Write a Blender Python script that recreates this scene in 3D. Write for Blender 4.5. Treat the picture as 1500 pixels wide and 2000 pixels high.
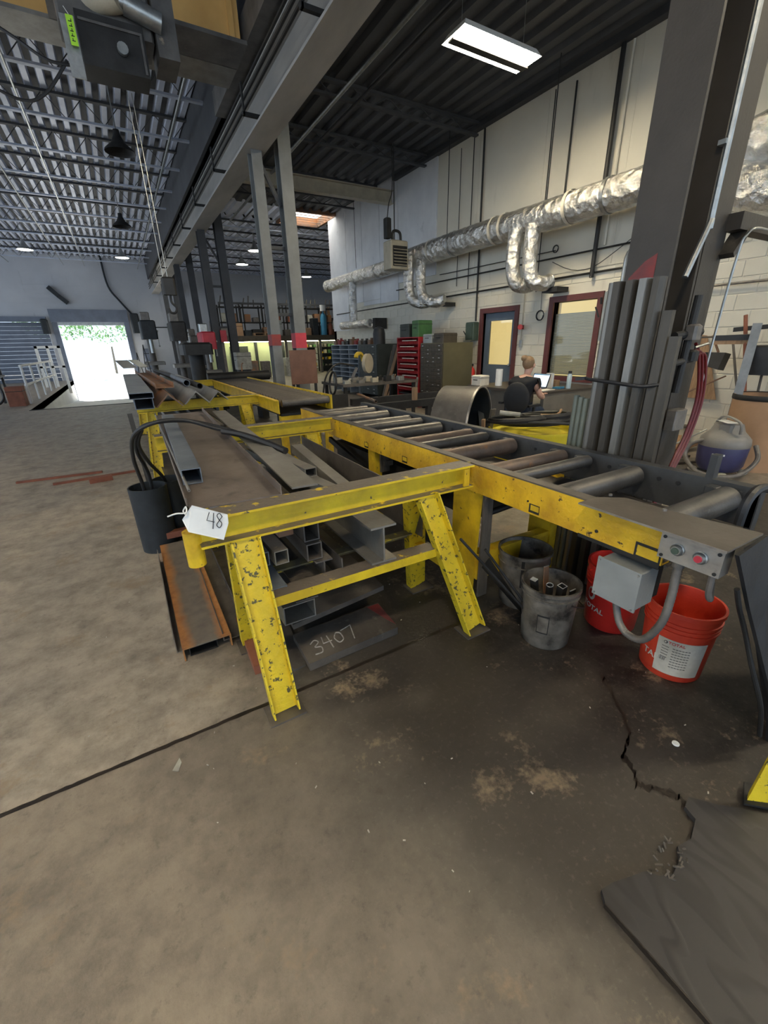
import bpy, bmesh, math, random
from mathutils import Vector, Matrix
random.seed(7)
V = Vector
for o in list(bpy.data.objects): bpy.data.objects.remove(o)
S = bpy.context.scene
COL = S.collection
PI = math.pi

# ------------------------------------------------------------ camera
cd = bpy.data.cameras.new('camera'); cam = bpy.data.objects.new('camera', cd); COL.objects.link(cam)
cd.sensor_fit = 'VERTICAL'; cd.sensor_height = 24; cd.lens = 825 / 2000 * 24
cd.clip_start = .05; cd.clip_end = 300
R = Matrix(((0.86138, 0.205609, -0.464488), (-0.507508, 0.309765, -0.80404), (-0.021436, 0.928316, 0.371174)))
cam.matrix_world = Matrix.Translation((0, 0, 1.5)) @ R.to_4x4()
S.camera = cam

# ------------------------------------------------------------ world, sun, exposure
w = bpy.data.worlds.new('sky'); S.world = w; w.use_nodes = True
bg = w.node_tree.nodes['Background']
bg.inputs[0].default_value = (.66, .82, 1.0, 1); bg.inputs[1].default_value = 1.15
sl = bpy.data.lights.new('sun', 'SUN'); sl.energy = 14; sl.angle = .01; sl.color = (1, .95, .86)
so = bpy.data.objects.new('sun', sl); COL.objects.link(so)
so.rotation_euler = V((.15, -.75, -1)).to_track_quat('-Z', 'Y').to_euler()
S.view_settings.view_transform = 'Standard'; S.view_settings.look = 'None'
S.view_settings.exposure = 0.78; S.view_settings.gamma = 1; S.view_settings.use_curve_mapping = False
LAMP = 1.0

# ------------------------------------------------------------ materials
def nodes(name):
    m = bpy.data.materials.new(name); m.use_nodes = True
    nt = m.node_tree; b = nt.nodes['Principled BSDF']
    return m, nt, b
def N(nt, t, **k):
    n = nt.nodes.new(t)
    for a, v in k.items(): setattr(n, a, v)
    return n
def noise(nt, co, scale, detail=4, rough=.6):
    n = N(nt, 'ShaderNodeTexNoise'); n.inputs['Scale'].default_value = scale
    n.inputs['Detail'].default_value = detail; n.inputs['Roughness'].default_value = rough
    if co: nt.links.new(co, n.inputs['Vector'])
    return n.outputs['Fac']
def ramp(nt, fac, a, b, ca=(0, 0, 0, 1), cb=(1, 1, 1, 1)):
    r = N(nt, 'ShaderNodeValToRGB'); r.color_ramp.elements[0].position = a; r.color_ramp.elements[1].position = b
    r.color_ramp.elements[0].color = ca; r.color_ramp.elements[1].color = cb
    nt.links.new(fac, r.inputs[0]); return r.outputs[0]
def mix(nt, fac, a, b):
    n = N(nt, 'ShaderNodeMix', data_type='RGBA')
    for sock, v in ((n.inputs[0], fac), (n.inputs[6], a), (n.inputs[7], b)):
        if hasattr(v, 'links'): nt.links.new(v, sock)
        elif isinstance(v, (int, float)): sock.default_value = v
        else: sock.default_value = (*v, 1)
    return n.outputs[2]
def math_(nt, op, a, b=0., clamp=False):
    n = N(nt, 'ShaderNodeMath', operation=op); n.use_clamp = clamp
    for i, v in enumerate((a, b)):
        if hasattr(v, 'links'): nt.links.new(v, n.inputs[i])
        else: n.inputs[i].default_value = v
    return n.outputs[0]
def coord(nt, kind='Object', scale=None):
    c = N(nt, 'ShaderNodeTexCoord').outputs[kind]
    if scale:
        mp = N(nt, 'ShaderNodeMapping'); mp.inputs['Scale'].default_value = scale
        nt.links.new(c, mp.inputs[0]); c = mp.outputs[0]
    return c
def mat(name, c1, c2=None, scale=6, rough=.6, metal=0., c3=None, thr=.62, s3=25, top=None, topn=3,
        bump=.15, bs=60, stretch=None, spec=.5, emit=None, estr=0, soft=.03):
    m, nt, b = nodes(name); co = coord(nt, 'Object', stretch)
    c2 = c2 or tuple(x * .75 for x in c1)
    col = mix(nt, ramp(nt, noise(nt, co, scale), .35, .65), c1, c2)
    if top:
        g = N(nt, 'ShaderNodeNewGeometry'); sp = N(nt, 'ShaderNodeSeparateXYZ'); nt.links.new(g.outputs['Normal'], sp.inputs[0])
        f = math_(nt, 'GREATER_THAN', sp.outputs[2], .8)
        br = ramp(nt, noise(nt, co, topn * 4, 6), .36, .42)
        f = math_(nt, 'MULTIPLY', f, br)
        col = mix(nt, f, col, top)
    if c3:
        col = mix(nt, ramp(nt, noise(nt, co, s3, 5, .65), thr, thr + soft), col, c3)
    nt.links.new(col, b.inputs['Base Color'])
    b.inputs['Roughness'].default_value = rough; b.inputs['Metallic'].default_value = metal
    b.inputs['Specular IOR Level'].default_value = spec
    if bump:
        bp = N(nt, 'ShaderNodeBump'); bp.inputs['Strength'].default_value = bump; bp.inputs['Distance'].default_value = .01
        nt.links.new(noise(nt, co, bs, 5), bp.inputs['Height']); nt.links.new(bp.outputs[0], b.inputs['Normal'])
    if emit:
        b.inputs['Emission Color'].default_value = (*emit, 1); b.inputs['Emission Strength'].default_value = estr
    return m
YEL = (.78, .52, .018); YE2 = (.55, .34, .015)
M = dict(
    yellow=mat('yellow_paint', YEL, YE2, 9, .5, c3=(.05, .04, .03), thr=.66, s3=30, bump=.3, bs=50),
    yellow_rail=mat('yellow_rail_paint', (.82, .50, .02), (.52, .28, .015), 5, .45, c3=(.06, .04, .02), thr=.63, s3=22, top=(.13, .115, .10), bump=.5, bs=55),
    yellow_beam=mat('yellow_worn_beam', (.80, .58, .02), (.56, .38, .02), 5, .45, c3=(.07, .06, .05), thr=.66, s3=26, top=(.14, .115, .09), bump=.3, bs=50),
    yellow_leg=mat('yellow_grimy_leg', (.84, .62, .025), (.66, .48, .025), 7, .45, c3=(.10, .09, .035), thr=.58, s3=36, bump=.35, bs=60),
    yellow_dirty=mat('yellow_dirty_flange', (.22, .18, .07), (.08, .07, .05), 9, .6, c3=(.55, .42, .04), thr=.56, s3=12),
    steel=mat('mill_steel', (.135, .118, .102), (.075, .066, .058), 5, .5, .2, c3=(.22, .195, .165), thr=.64, s3=9, soft=.1),
    steel_light=mat('cleaner_steel', (.28, .265, .235), (.19, .175, .155), 5, .42, .35, c3=(.08, .07, .06), thr=.68, s3=9, soft=.1),
    steel_tray=mat('brown_steel_sheet', (.25, .205, .175), (.15, .12, .10), 3, .5, .4, c3=(.07, .05, .045), thr=.6, s3=5, soft=.15),
    steel_dark=mat('dark_steel', (.035, .034, .033), (.02, .019, .018), 5, .55, .3),
    steel_blue=mat('blue_grey_steel', (.21, .235, .27), (.13, .15, .18), 4, .45, .4),
    rust=mat('rusty_steel', (.16, .13, .11), (.34, .14, .05), 2.2, .7, .2, c3=(.42, .19, .06), thr=.6, s3=5, soft=.1),
    rust_roller=mat('rusty_roller', (.24, .17, .13), (.15, .12, .10), 6, .5, .45, c3=(.32, .17, .09), thr=.6, s3=10, soft=.1),
    roller=mat('steel_roller', (.16, .15, .14), (.10, .095, .09), 7, .42, .55, c3=(.27, .25, .23), thr=.62, s3=14, soft=.12),
    rail_grey=mat('grey_rail_paint', (.075, .078, .08), (.05, .05, .052), 6, .45, .2, c3=(.16, .15, .14), thr=.68, s3=20),
    cover=mat('grey_cover_plate', (.20, .175, .15), (.14, .12, .10), 4, .45, .5),
    edge=mat('bare_edge', (.45, .43, .40), (.3, .28, .26), 12, .35, .8),
    zinc=mat('brushed_plate', (.52, .50, .46), (.34, .32, .29), 7, .35, .7, c3=(.15, .13, .11), thr=.62, s3=9, soft=.1),
    box_grey=mat('grey_enamel', (.32, .34, .34), (.26, .28, .28), 5, .4, .1, c3=(.12, .12, .12), thr=.72, s3=20),
    conduit=mat('conduit_grey', (.20, .18, .16), (.13, .12, .11), 15, .45, .3),
    galv=mat('galvanised', (.45, .46, .45), (.32, .33, .32), 12, .35, .8),
    black=mat('black_rubber', (.022, .022, .024), (.014, .014, .015), 8, .5),
    blackmat=mat('black_metal_can', (.030, .036, .042), (.02, .024, .028), 8, .6, .2),
    hose_red=mat('red_hose', (.17, .015, .015), (.11, .01, .01), 9, .4),
    red=mat('red_plastic', (.62, .03, .02), (.5, .02, .015), 4, .35, c3=(.25, .02, .01), thr=.7, s3=9),
    redor=mat('orange_red_plastic', (.72, .07, .03), (.55, .04, .02), 4, .4, c3=(.30, .03, .02), thr=.66, s3=7, soft=.1),
    redpaint=mat('red_band', (.30, .035, .03), (.16, .04, .04), 6, .6),
    label=mat('dirty_label', (.62, .58, .50), (.42, .38, .30), 6, .6, c3=(.16, .13, .10), thr=.66, s3=12, soft=.08),
    white=mat('white_card', (.80, .80, .78), (.72, .72, .70), 6, .7, bump=0),
    ink=mat('ink', (.03, .03, .035), (.03, .03, .035), 6, .7, bump=0),
    inkred=mat('red_ink', (.5, .04, .04), (.5, .04, .04), 6, .7, bump=0),
    chalk=mat('chalk', (.40, .38, .36), (.26, .25, .23), 60, .9, bump=0),
    pail=mat('grimy_pail', (.24, .215, .18), (.08, .068, .055), 8, .45, .25, c3=(.025, .022, .02), thr=.54, s3=9, soft=.14),
    tube_end=mat('cut_tube_end', (.75, .74, .70), (.6, .6, .58), 9, .35, .5),
    foil=None, deck=None, floor=None, floor2=None, cmu=None, plaster=None,
    panelw=mat('white_wall_board', (.72, .73, .75), (.62, .63, .655), 1.6, .8, c3=(.40, .41, .43), thr=.66, s3=2.5, soft=.15, bump=.05),
    col=mat('column_grey_paint', (.060, .050, .040), (.042, .035, .028), 3, .5, .1, c3=(.05, .045, .04), thr=.68, s3=9, soft=.1),
    colfar=mat('far_column_paint', (.20, .21, .21), (.15, .155, .155), 3, .55, .1),
    beam=mat('runway_beam_paint', (.42, .40, .37), (.30, .29, .27), 2, .6, .1, stretch=(1, .3, 1)),
    beam_dark=mat('dark_roof_steel', (.065, .068, .075), (.045, .047, .052), 2, .6, .2),
    joist=mat('joist_daylit_steel', (.62, .68, .80), (.45, .50, .60), 3, .5, .3),  # pale blue daylight on the bottom chords put into the colour
    orange=mat('orange_crane_paint', (.80, .47, .15), (.62, .34, .10), 1.5, .5, c3=(.2, .12, .05), thr=.68, s3=5, soft=.1),
    hoist=mat('hoist_grey', (.16, .15, .14), (.09, .085, .08), 4, .5, .3, c3=(.30, .24, .18), thr=.66, s3=8, soft=.1),
    lime=mat('lime_tag', (.45, .85, .05), (.45, .85, .05), 4, .7, bump=0),
    maroon=mat('maroon_frame', (.13, .035, .03), (.10, .028, .025), 5, .5),
    doorblue=mat('slate_door', (.12, .15, .19), (.10, .13, .165), 3, .5),
    rollup=mat('rollup_door', (.16, .19, .25), (.12, .14, .19), 2, .5),
    olive=mat('olive_cabinet', (.13, .115, .065), (.10, .09, .05), 2, .5, .1),
    olived=mat('brown_drawer', (.075, .062, .045), (.055, .045, .033), 8, .5, .1),
    dkgreen=mat('dark_green_cabinet', (.045, .055, .052), (.03, .038, .036), 4, .5, .1),
    green=mat('green_paint', (.06, .16, .05), (.04, .11, .04), 5, .5),
    greenbox=mat('green_switch_box', (.07, .10, .075), (.05, .075, .055), 5, .5),
    blueshelf=mat('blue_grey_shelf', (.35, .40, .45), (.25, .29, .34), 5, .45, .2),
    binred=mat('red_bin', (.42, .03, .035), (.30, .02, .025), 8, .4),
    wood=mat('raw_wood', (.36, .22, .12), (.25, .15, .08), 6, .7, stretch=(6, 6, 1)),
    woodgrey=mat('dirty_wood', (.13, .11, .09), (.08, .07, .055), 6, .7, stretch=(6, 6, 1)),
    woodred=mat('red_brown_wood', (.26, .09, .05), (.18, .06, .035), 6, .7),
    card=mat('cardboard', (.42, .25, .14), (.34, .20, .11), 3, .8),
    paper=mat('paper', (.72, .68, .60), (.6, .56, .48), 6, .8, bump=0),
    cream=mat('cream_enamel', (.45, .40, .30), (.36, .32, .24), 5, .5),
    desk=mat('grey_tan_desk', (.22, .20, .165), (.17, .15, .125), 3, .5),
    deskdark=mat('dark_desk_top', (.06, .05, .04), (.05, .04, .035), 3, .4),
    grate=mat('grey_green_pipe', (.20, .215, .17), (.15, .16, .13), 5, .4, .3),
    sheet=mat('bundle_steel', (.10, .086, .069), (.065, .056, .045), 4, .4, .45, stretch=(3, 3, .5), c3=(.24, .22, .20), thr=.64, s3=7, soft=.12),
    sheetbright=mat('bright_sheet', (.27, .255, .23), (.19, .18, .16), 4, .32, .5, stretch=(3, 3, .5)),
    vacblue=mat('navy_plastic', (.05, .05, .13), (.035, .035, .09), 4, .4),
    vacgrey=mat('grey_plastic', (.24, .225, .21), (.19, .18, .165), 4, .45),
    skin=mat('skin', (.62, .36, .27), (.56, .32, .24), 6, .5, bump=0),
    hair=mat('blond_hair', (.30, .19, .10), (.20, .12, .065), 30, .6, stretch=(1, 1, 6)),
    shirt=mat('black_shirt', (.012, .013, .017), (.009, .010, .013), 9, .85),
    jeans=mat('dark_jeans', (.03, .045, .08), (.022, .033, .06), 20, .85),
    chair=mat('black_chair', (.014, .015, .018), (.010, .011, .013), 9, .7),
    steelbottle=mat('pale_blue_bottle', (.50, .62, .66), (.46, .58, .62), 4, .35),
    screen=mat('laptop_screen', (.5, .6, .8), (.5, .6, .8), 4, .3, emit=(.75, .85, 1), estr=.9, bump=0),
    yolk=mat('lemon_drum', (.72, .60, .03), (.60, .50, .03), 3, .4),
    blind=mat('grey_blind', (.52, .52, .47), (.47, .47, .43), 3, .7, bump=0),
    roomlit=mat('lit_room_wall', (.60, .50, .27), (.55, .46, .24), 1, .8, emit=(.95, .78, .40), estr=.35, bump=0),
    brown_guard=mat('brown_guard', (.18, .085, .05), (.13, .06, .035), 4, .4, .2),
    sawyellow=mat('saw_yellow', (.72, .50, .06), (.6, .42, .05), 6, .4),
    offwhite=mat('grimy_offwhite', (.45, .44, .38), (.28, .27, .23), 8, .6),
    redsign=mat('red_machine', (.55, .04, .06), (.42, .03, .05), 6, .5),
    bluecyl=mat('sky_blue', (.05, .26, .42), (.04, .2, .34), 4, .5),
    leaf=mat('foliage', (.10, .24, .07), (.06, .15, .05), 3, .7),
    ground=mat('outdoor_paving', (.62, .62, .60), (.55, .55, .53), 1, .9),
    plaqueblk=None,
    palewall=mat('pale_green_wall', (.55, .62, .42), (.5, .57, .38), 2, .8),
    stain=mat('oil_stain', (.018, .014, .011), (.03, .022, .016), 9, .35),
    litter=mat('litter', (.55, .52, .46), (.35, .33, .29), 30, .7, bump=0),
)
def rustchan():
    m, nt, b = nodes('channel_with_rust_edges'); co = coord(nt); sp = N(nt, 'ShaderNodeSeparateXYZ'); nt.links.new(co, sp.inputs[0])
    e = math_(nt, 'ADD', math_(nt, 'ABSOLUTE', sp.outputs[0]), math_(nt, 'MULTIPLY', math_(nt, 'SUBTRACT', noise(nt, co, 5, 6, .7), .5), .10))
    g = mix(nt, ramp(nt, noise(nt, co, 12, 5), .4, .7), (.17, .145, .115), (.12, .10, .085))
    r = mix(nt, ramp(nt, noise(nt, co, 20, 5), .4, .7), (.40, .18, .055), (.26, .11, .04))
    nt.links.new(mix(nt, ramp(nt, e, .055, .095), g, r), b.inputs['Base Color']); b.inputs['Roughness'].default_value = .7; return m
M['rustchan'] = rustchan()
def sootwood():
    m, nt, b = nodes('sooty_plywood'); co = coord(nt, 'Object', (1.6, .55, 1)); n = noise(nt, co, 1.6, 3, .5)
    w_ = math_(nt, 'SINE', math_(nt, 'MULTIPLY', n, 95.)); w_ = ramp(nt, math_(nt, 'MULTIPLY', math_(nt, 'ADD', w_, 1.), .5), .55, 1.)
    col = mix(nt, ramp(nt, noise(nt, coord(nt), 2.2, 5), .35, .7), (.050, .046, .045), (.036, .033, .033))
    nt.links.new(mix(nt, math_(nt, 'MULTIPLY', w_, .55), col, (.024, .021, .021)), b.inputs['Base Color']); b.inputs['Roughness'].default_value = .5
    bp = N(nt, 'ShaderNodeBump'); bp.inputs['Strength'].default_value = .25; bp.inputs['Distance'].default_value = .004
    nt.links.new(w_, bp.inputs['Height']); nt.links.new(bp.outputs[0], b.inputs['Normal']); return m
M['plaqueblk'] = sootwood()
def lampmat(name, c, s):
    m, nt, b = nodes(name); b.inputs['Base Color'].default_value = (*c, 1)
    b.inputs['Emission Color'].default_value = (*c, 1); b.inputs['Emission Strength'].default_value = s; return m
M['lamp'] = lampmat('lamp_tube', (1, .86, .60), 72 * LAMP)
M['lampfar'] = lampmat('lamp_disc', (1, .95, .78), 45 * LAMP)
M['tubewarm'] = lampmat('strip_tube', (1, .95, .55), 16 * LAMP)
def glass():
    # thin pane: mostly see-through with a weak mirror reflection
    m, nt, b = nodes('window_glass'); out = nt.nodes['Material Output']
    t = N(nt, 'ShaderNodeBsdfTransparent'); g = N(nt, 'ShaderNodeBsdfGlossy'); g.inputs['Roughness'].default_value = .03
    f = N(nt, 'ShaderNodeFresnel'); f.inputs[0].default_value = 1.35; mx = N(nt, 'ShaderNodeMixShader')
    t.inputs[0].default_value = (.93, .95, .94, 1)
    nt.links.new(f.outputs[0], mx.inputs[0]); nt.links.new(t.outputs[0], mx.inputs[1]); nt.links.new(g.outputs[0], mx.inputs[2]); nt.links.new(mx.outputs[0], out.inputs[0]); return m
def acrylic():
    m, nt, b = nodes('skylight_acrylic'); out = nt.nodes['Material Output']; t = N(nt, 'ShaderNodeBsdfTranslucent'); t.inputs[0].default_value = (.92, .92, .9, 1)
    nt.links.new(t.outputs[0], out.inputs[0]); return m
M['acrylic'] = acrylic()
M['glass'] = glass()
def foil():
    m, nt, b = nodes('foil_wrap'); co = coord(nt)
    b.inputs['Metallic'].default_value = .9; b.inputs['Roughness'].default_value = .27
    nt.links.new(mix(nt, ramp(nt, noise(nt, co, 3), .4, .65), (.78, .77, .74), (.55, .54, .51)), b.inputs['Base Color'])
    vo = N(nt, 'ShaderNodeTexVoronoi'); vo.inputs['Scale'].default_value = 9; nt.links.new(co, vo.inputs['Vector'])
    h = math_(nt, 'ADD', vo.outputs['Distance'], noise(nt, co, 14, 6))
    bp = N(nt, 'ShaderNodeBump'); bp.inputs['Strength'].default_value = .75; bp.inputs['Distance'].default_value = .05
    nt.links.new(h, bp.inputs['Height']); nt.links.new(bp.outputs[0], b.inputs['Normal']); return m
M['foil'] = foil()
def deckm():
    m, nt, b = nodes('roof_deck'); co = coord(nt)
    b.inputs['Metallic'].default_value = .25; b.inputs['Roughness'].default_value = .45
    nt.links.new(mix(nt, ramp(nt, noise(nt, co, 1.2), .35, .7), (.72, .77, .90), (.52, .56, .68)), b.inputs['Base Color']); return m
M['deck'] = deckm()
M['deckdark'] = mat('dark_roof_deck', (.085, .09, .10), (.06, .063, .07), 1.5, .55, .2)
def wallm(name, c1, c2, c3, cs=1.0):
    m, nt, b = nodes(name); co = coord(nt)
    col = mix(nt, ramp(nt, noise(nt, co, 1.1 * cs, 5), .35, .7), c1, c2)
    col = mix(nt, ramp(nt, noise(nt, coord(nt, 'Object', (1, 1.2, .25)), 2.3, 5), .60, .74), col, c3)
    nt.links.new(col, b.inputs['Base Color']); b.inputs['Roughness'].default_value = .75
    bp = N(nt, 'ShaderNodeBump'); bp.inputs['Strength'].default_value = .2; bp.inputs['Distance'].default_value = .01
    nt.links.new(noise(nt, co, 35, 5), bp.inputs['Height']); nt.links.new(bp.outputs[0], b.inputs['Normal']); return m
M['cmu'] = wallm('painted_block', (.68, .64, .54), (.59, .55, .455), (.42, .375, .30))
M['plaster'] = wallm('upper_wall_paint', (.70, .66, .56), (.60, .565, .475), (.50, .465, .39), .5)
M['farwall'] = wallm('far_wall_paint', (.60, .61, .64), (.50, .51, .54), (.38, .38, .40), .4)

def floorm(name, near):
    m, nt, b = nodes(name); co = coord(nt)
    sp = N(nt, 'ShaderNodeSeparateXYZ'); nt.links.new(co, sp.inputs[0]); x, y = sp.outputs[0], sp.outputs[1]
    n1 = noise(nt, co, 1.3, 6, .65); n2 = noise(nt, co, 7, 6, .7); n3 = noise(nt, co, 45, 4, .7)
    if near:
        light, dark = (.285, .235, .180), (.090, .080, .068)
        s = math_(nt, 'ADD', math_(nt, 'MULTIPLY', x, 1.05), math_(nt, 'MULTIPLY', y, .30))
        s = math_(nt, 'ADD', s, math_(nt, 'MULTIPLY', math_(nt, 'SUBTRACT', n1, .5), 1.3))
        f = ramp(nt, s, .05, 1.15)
    else:
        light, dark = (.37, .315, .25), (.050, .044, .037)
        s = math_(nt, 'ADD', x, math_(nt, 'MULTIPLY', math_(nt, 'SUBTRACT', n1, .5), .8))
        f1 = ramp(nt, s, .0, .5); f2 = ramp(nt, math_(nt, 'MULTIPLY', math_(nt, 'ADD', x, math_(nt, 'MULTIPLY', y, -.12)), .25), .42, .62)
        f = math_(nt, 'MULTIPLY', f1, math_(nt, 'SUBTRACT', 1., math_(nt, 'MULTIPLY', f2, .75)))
    col = mix(nt, f, light, dark)
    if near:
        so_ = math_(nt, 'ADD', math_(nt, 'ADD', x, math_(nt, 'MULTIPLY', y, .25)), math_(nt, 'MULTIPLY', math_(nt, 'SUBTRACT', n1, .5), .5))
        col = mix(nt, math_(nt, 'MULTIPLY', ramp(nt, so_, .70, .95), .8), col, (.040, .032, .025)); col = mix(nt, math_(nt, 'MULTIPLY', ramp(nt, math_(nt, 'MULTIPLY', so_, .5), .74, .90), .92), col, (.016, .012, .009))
    dk = mix(nt, .5, (.05, .04, .03), dark)
    col = mix(nt, math_(nt, 'MULTIPLY', ramp(nt, n2, .40, .72), .55), col, dk)
    n4 = noise(nt, co, 3.1, 7, .72); col = mix(nt, math_(nt, 'MULTIPLY', ramp(nt, n4, .50, .66), .38), col, dk)
    n5 = noise(nt, co, 21, 6, .75); col = mix(nt, math_(nt, 'MULTIPLY', ramp(nt, n5, .56, .66), .30), col, (.05, .042, .034))
    tan = ramp(nt, math_(nt, 'ADD', noise(nt, co, 2.2, 5, .7), math_(nt, 'MULTIPLY', n3, .25)), .70, .80)
    col = mix(nt, math_(nt, 'MULTIPLY', tan, .75), col, (.27, .20, .13))
    col = mix(nt, math_(nt, 'MULTIPLY', ramp(nt, n3, .55, .8), .22), col, (.30, .26, .21))
    spk = ramp(nt, noise(nt, co, 130, 2, .5), .78, .80)
    col = mix(nt, math_(nt, 'MULTIPLY', spk, .5), col, (.5, .47, .42))
    nt.links.new(col, b.inputs['Base Color'])
    nt.links.new(math_(nt, 'ADD', math_(nt, 'MULTIPLY', n1, .25), .42), b.inputs['Roughness'])
    bp = N(nt, 'ShaderNodeBump'); bp.inputs['Strength'].default_value = .22; bp.inputs['Distance'].default_value = .006
    nt.links.new(math_(nt, 'ADD', n3, n2), bp.inputs['Height']); nt.links.new(bp.outputs[0], b.inputs['Normal']); return m
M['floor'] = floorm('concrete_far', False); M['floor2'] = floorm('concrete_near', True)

# ------------------------------------------------------------ mesh helpers
class MB:
    def __init__(s): s.v = []; s.f = []
    def add(s, vs, fs):
        k = len(s.v); s.v += [V(p) for p in vs]; s.f += [tuple(i + k for i in f) for f in fs]; return s
    def box(s, x0, x1, y0, y1, z0, z1):
        return s.add([(x0, y0, z0), (x1, y0, z0), (x1, y1, z0), (x0, y1, z0), (x0, y0, z1), (x1, y0, z1), (x1, y1, z1), (x0, y1, z1)],
                     [(3, 2, 1, 0), (4, 5, 6, 7), (0, 1, 5, 4), (1, 2, 6, 5), (2, 3, 7, 6), (3, 0, 4, 7)])
    def cbox(s, c, d): return s.box(c[0] - d[0] / 2, c[0] + d[0] / 2, c[1] - d[1] / 2, c[1] + d[1] / 2, c[2] - d[2] / 2, c[2] + d[2] / 2)
    def bev(s, x0, x1, y0, y1, z0, z1, r=.01):
        # box with chamfered vertical edges and a chamfered top
        a = [(x0 + r, y0), (x1 - r, y0), (x1, y0 + r), (x1, y1 - r), (x1 - r, y1), (x0 + r, y1), (x0, y1 - r), (x0, y0 + r)]
        cx, cy = (x0 + x1) / 2, (y0 + y1) / 2
        def sh(p): return (p[0] + (r if p[0] < cx else -r), p[1] + (r if p[1] < cy else -r))
        vs = [(*p, z0) for p in a] + [(*p, z1 - r) for p in a] + [(*sh(p), z1) for p in a]
        fs = [tuple(range(7, -1, -1)), tuple(range(16, 24))]
        for k in (0, 8):
            for i in range(8): j = (i + 1) % 8; fs.append((k + i, k + j, k + j + 8, k + i + 8))
        return s.add(vs, fs)
    def frame(s, p0, p1, up=(0, 0, 1)):
        p0, p1 = V(p0), V(p1); d = (p1 - p0).normalized(); up = V(up)
        if abs(d.dot(up)) > .98: up = V((0, 1, 0)) if abs(d.y) < .9 else V((1, 0, 0))
        sd = d.cross(up).normalized(); u = sd.cross(d).normalized(); return p0, p1, sd, u
    def ext(s, prof, p0, p1, up=(0, 0, 1)):
        p0, p1, sd, u = s.frame(p0, p1, up); n = len(prof)
        vs = [p0 + sd * a + u * b for a, b in prof] + [p1 + sd * a + u * b for a, b in prof]
        fs = [tuple(range(n)), tuple(range(2 * n - 1, n - 1, -1))] + [(i, i + n, (i + 1) % n + n, (i + 1) % n) for i in range(n)]
        return s.add(vs, fs)
    def bar(s, p0, p1, w_, h_, up=(0, 0, 1)):
        return s.ext([(-w_ / 2, -h_ / 2), (w_ / 2, -h_ / 2), (w_ / 2, h_ / 2), (-w_ / 2, h_ / 2)], p0, p1, up)
    def hollow(s, w_, h_, t, p0, p1, up=(0, 0, 1)):
        p0, p1, sd, u = s.frame(p0, p1, up)
        o = [(-w_ / 2, -h_ / 2), (w_ / 2, -h_ / 2), (w_ / 2, h_ / 2), (-w_ / 2, h_ / 2)]
        i_ = [(a * (w_ - 2 * t) / w_, b * (h_ - 2 * t) / h_) for a, b in o]
        vs = [p + sd * a + u * b for p in (p0, p1) for pr in (o, i_) for a, b in pr]
        fs = []
        for i in range(4):
            j = (i + 1) % 4
            fs += [(i, 8 + i, 8 + j, j), (4 + i, 4 + j, 12 + j, 12 + i), (i, j, 4 + j, 4 + i), (8 + i, 12 + i, 12 + j, 8 + j)]
        return s.add(vs, fs)
    def tube(s, pts, r, seg=8, caps=True):
        pts = [V(p) for p in pts]; n = len(pts); rs = r if isinstance(r, (list, tuple)) else [r] * n
        d = (pts[1] - pts[0]).normalized(); ref = V((0, 0, 1)) if abs(d.z) < .9 else V((1, 0, 0))
        a = d.cross(ref).normalized(); vs = []; fs = []
        for i, p in enumerate(pts):
            if 0 < i < n - 1: d = (pts[i + 1] - pts[i - 1]).normalized()
            elif i == n - 1 and n > 1: d = (pts[i] - pts[i - 1]).normalized()
            a = (a - d * a.dot(d)).normalized(); b = d.cross(a)
            for k in range(seg):
                t = 2 * PI * k / seg; vs.append(p + (a * math.cos(t) + b * math.sin(t)) * rs[i])
        for i in range(n - 1):
            for k in range(seg):
                k2 = (k + 1) % seg; fs.append((i * seg + k, i * seg + k2, (i + 1) * seg + k2, (i + 1) * seg + k))
        if caps: fs += [tuple(range(seg - 1, -1, -1)), tuple(range((n - 1) * seg, n * seg))]
        return s.add(vs, fs)
    def cyl(s, p0, p1, r, seg=16): return s.tube([p0, p1], r, seg)
    def pipe(s, p0, p1, r, t, seg=14):
        p0, p1, sd, u = s.frame(p0, p1); vs = []
        for p in (p0, p1):
            for rr in (r, r - t):
                vs += [p + (sd * math.cos(2 * PI * k / seg) + u * math.sin(2 * PI * k / seg)) * rr for k in range(seg)]
        fs = []
        for k in range(seg):
            j = (k + 1) % seg; q = seg
            fs += [(k, 2 * q + k, 2 * q + j, j), (q + k, q + j, 3 * q + j, 3 * q + k), (k, j, q + j, q + k), (2 * q + k, 3 * q + k, 3 * q + j, 2 * q + j)]
        return s.add(vs, fs)
    def lathe(s, prof, c=(0, 0, 0), seg=24):
        c = V(c); n = len(prof); vs = [c + V((r * math.cos(2 * PI * k / seg), r * math.sin(2 * PI * k / seg), z)) for r, z in prof for k in range(seg)]
        fs = [(i * seg + k, i * seg + (k + 1) % seg, (i + 1) * seg + (k + 1) % seg, (i + 1) * seg + k) for i in range(n - 1) for k in range(seg)]
        return s.add(vs, fs)
    def ball(s, c, r, seg=12, rings=8):
        rx, ry, rz = r if isinstance(r, (tuple, list)) else (r, r, r); c = V(c); vs = []; fs = []
        for i in range(rings + 1):
            t = PI * i / rings
            for k in range(seg): vs.append(c + V((rx * math.sin(t) * math.cos(2 * PI * k / seg), ry * math.sin(t) * math.sin(2 * PI * k / seg), rz * math.cos(t))))
        for i in range(rings):
            for k in range(seg): k2 = (k + 1) % seg; fs.append((i * seg + k, (i + 1) * seg + k, (i + 1) * seg + k2, i * seg + k2))
        return s.add(vs, fs)
    def poly(s, pts, z0, z1):
        n = len(pts); return s.add([(*p, z0) for p in pts] + [(*p, z1) for p in pts],
            [tuple(range(n - 1, -1, -1)), tuple(range(n, 2 * n))] + [(i, (i + 1) % n, (i + 1) % n + n, i + n) for i in range(n)])
    def xf(s, mtx):
        s.v = [mtx @ p for p in s.v]; return s
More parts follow.
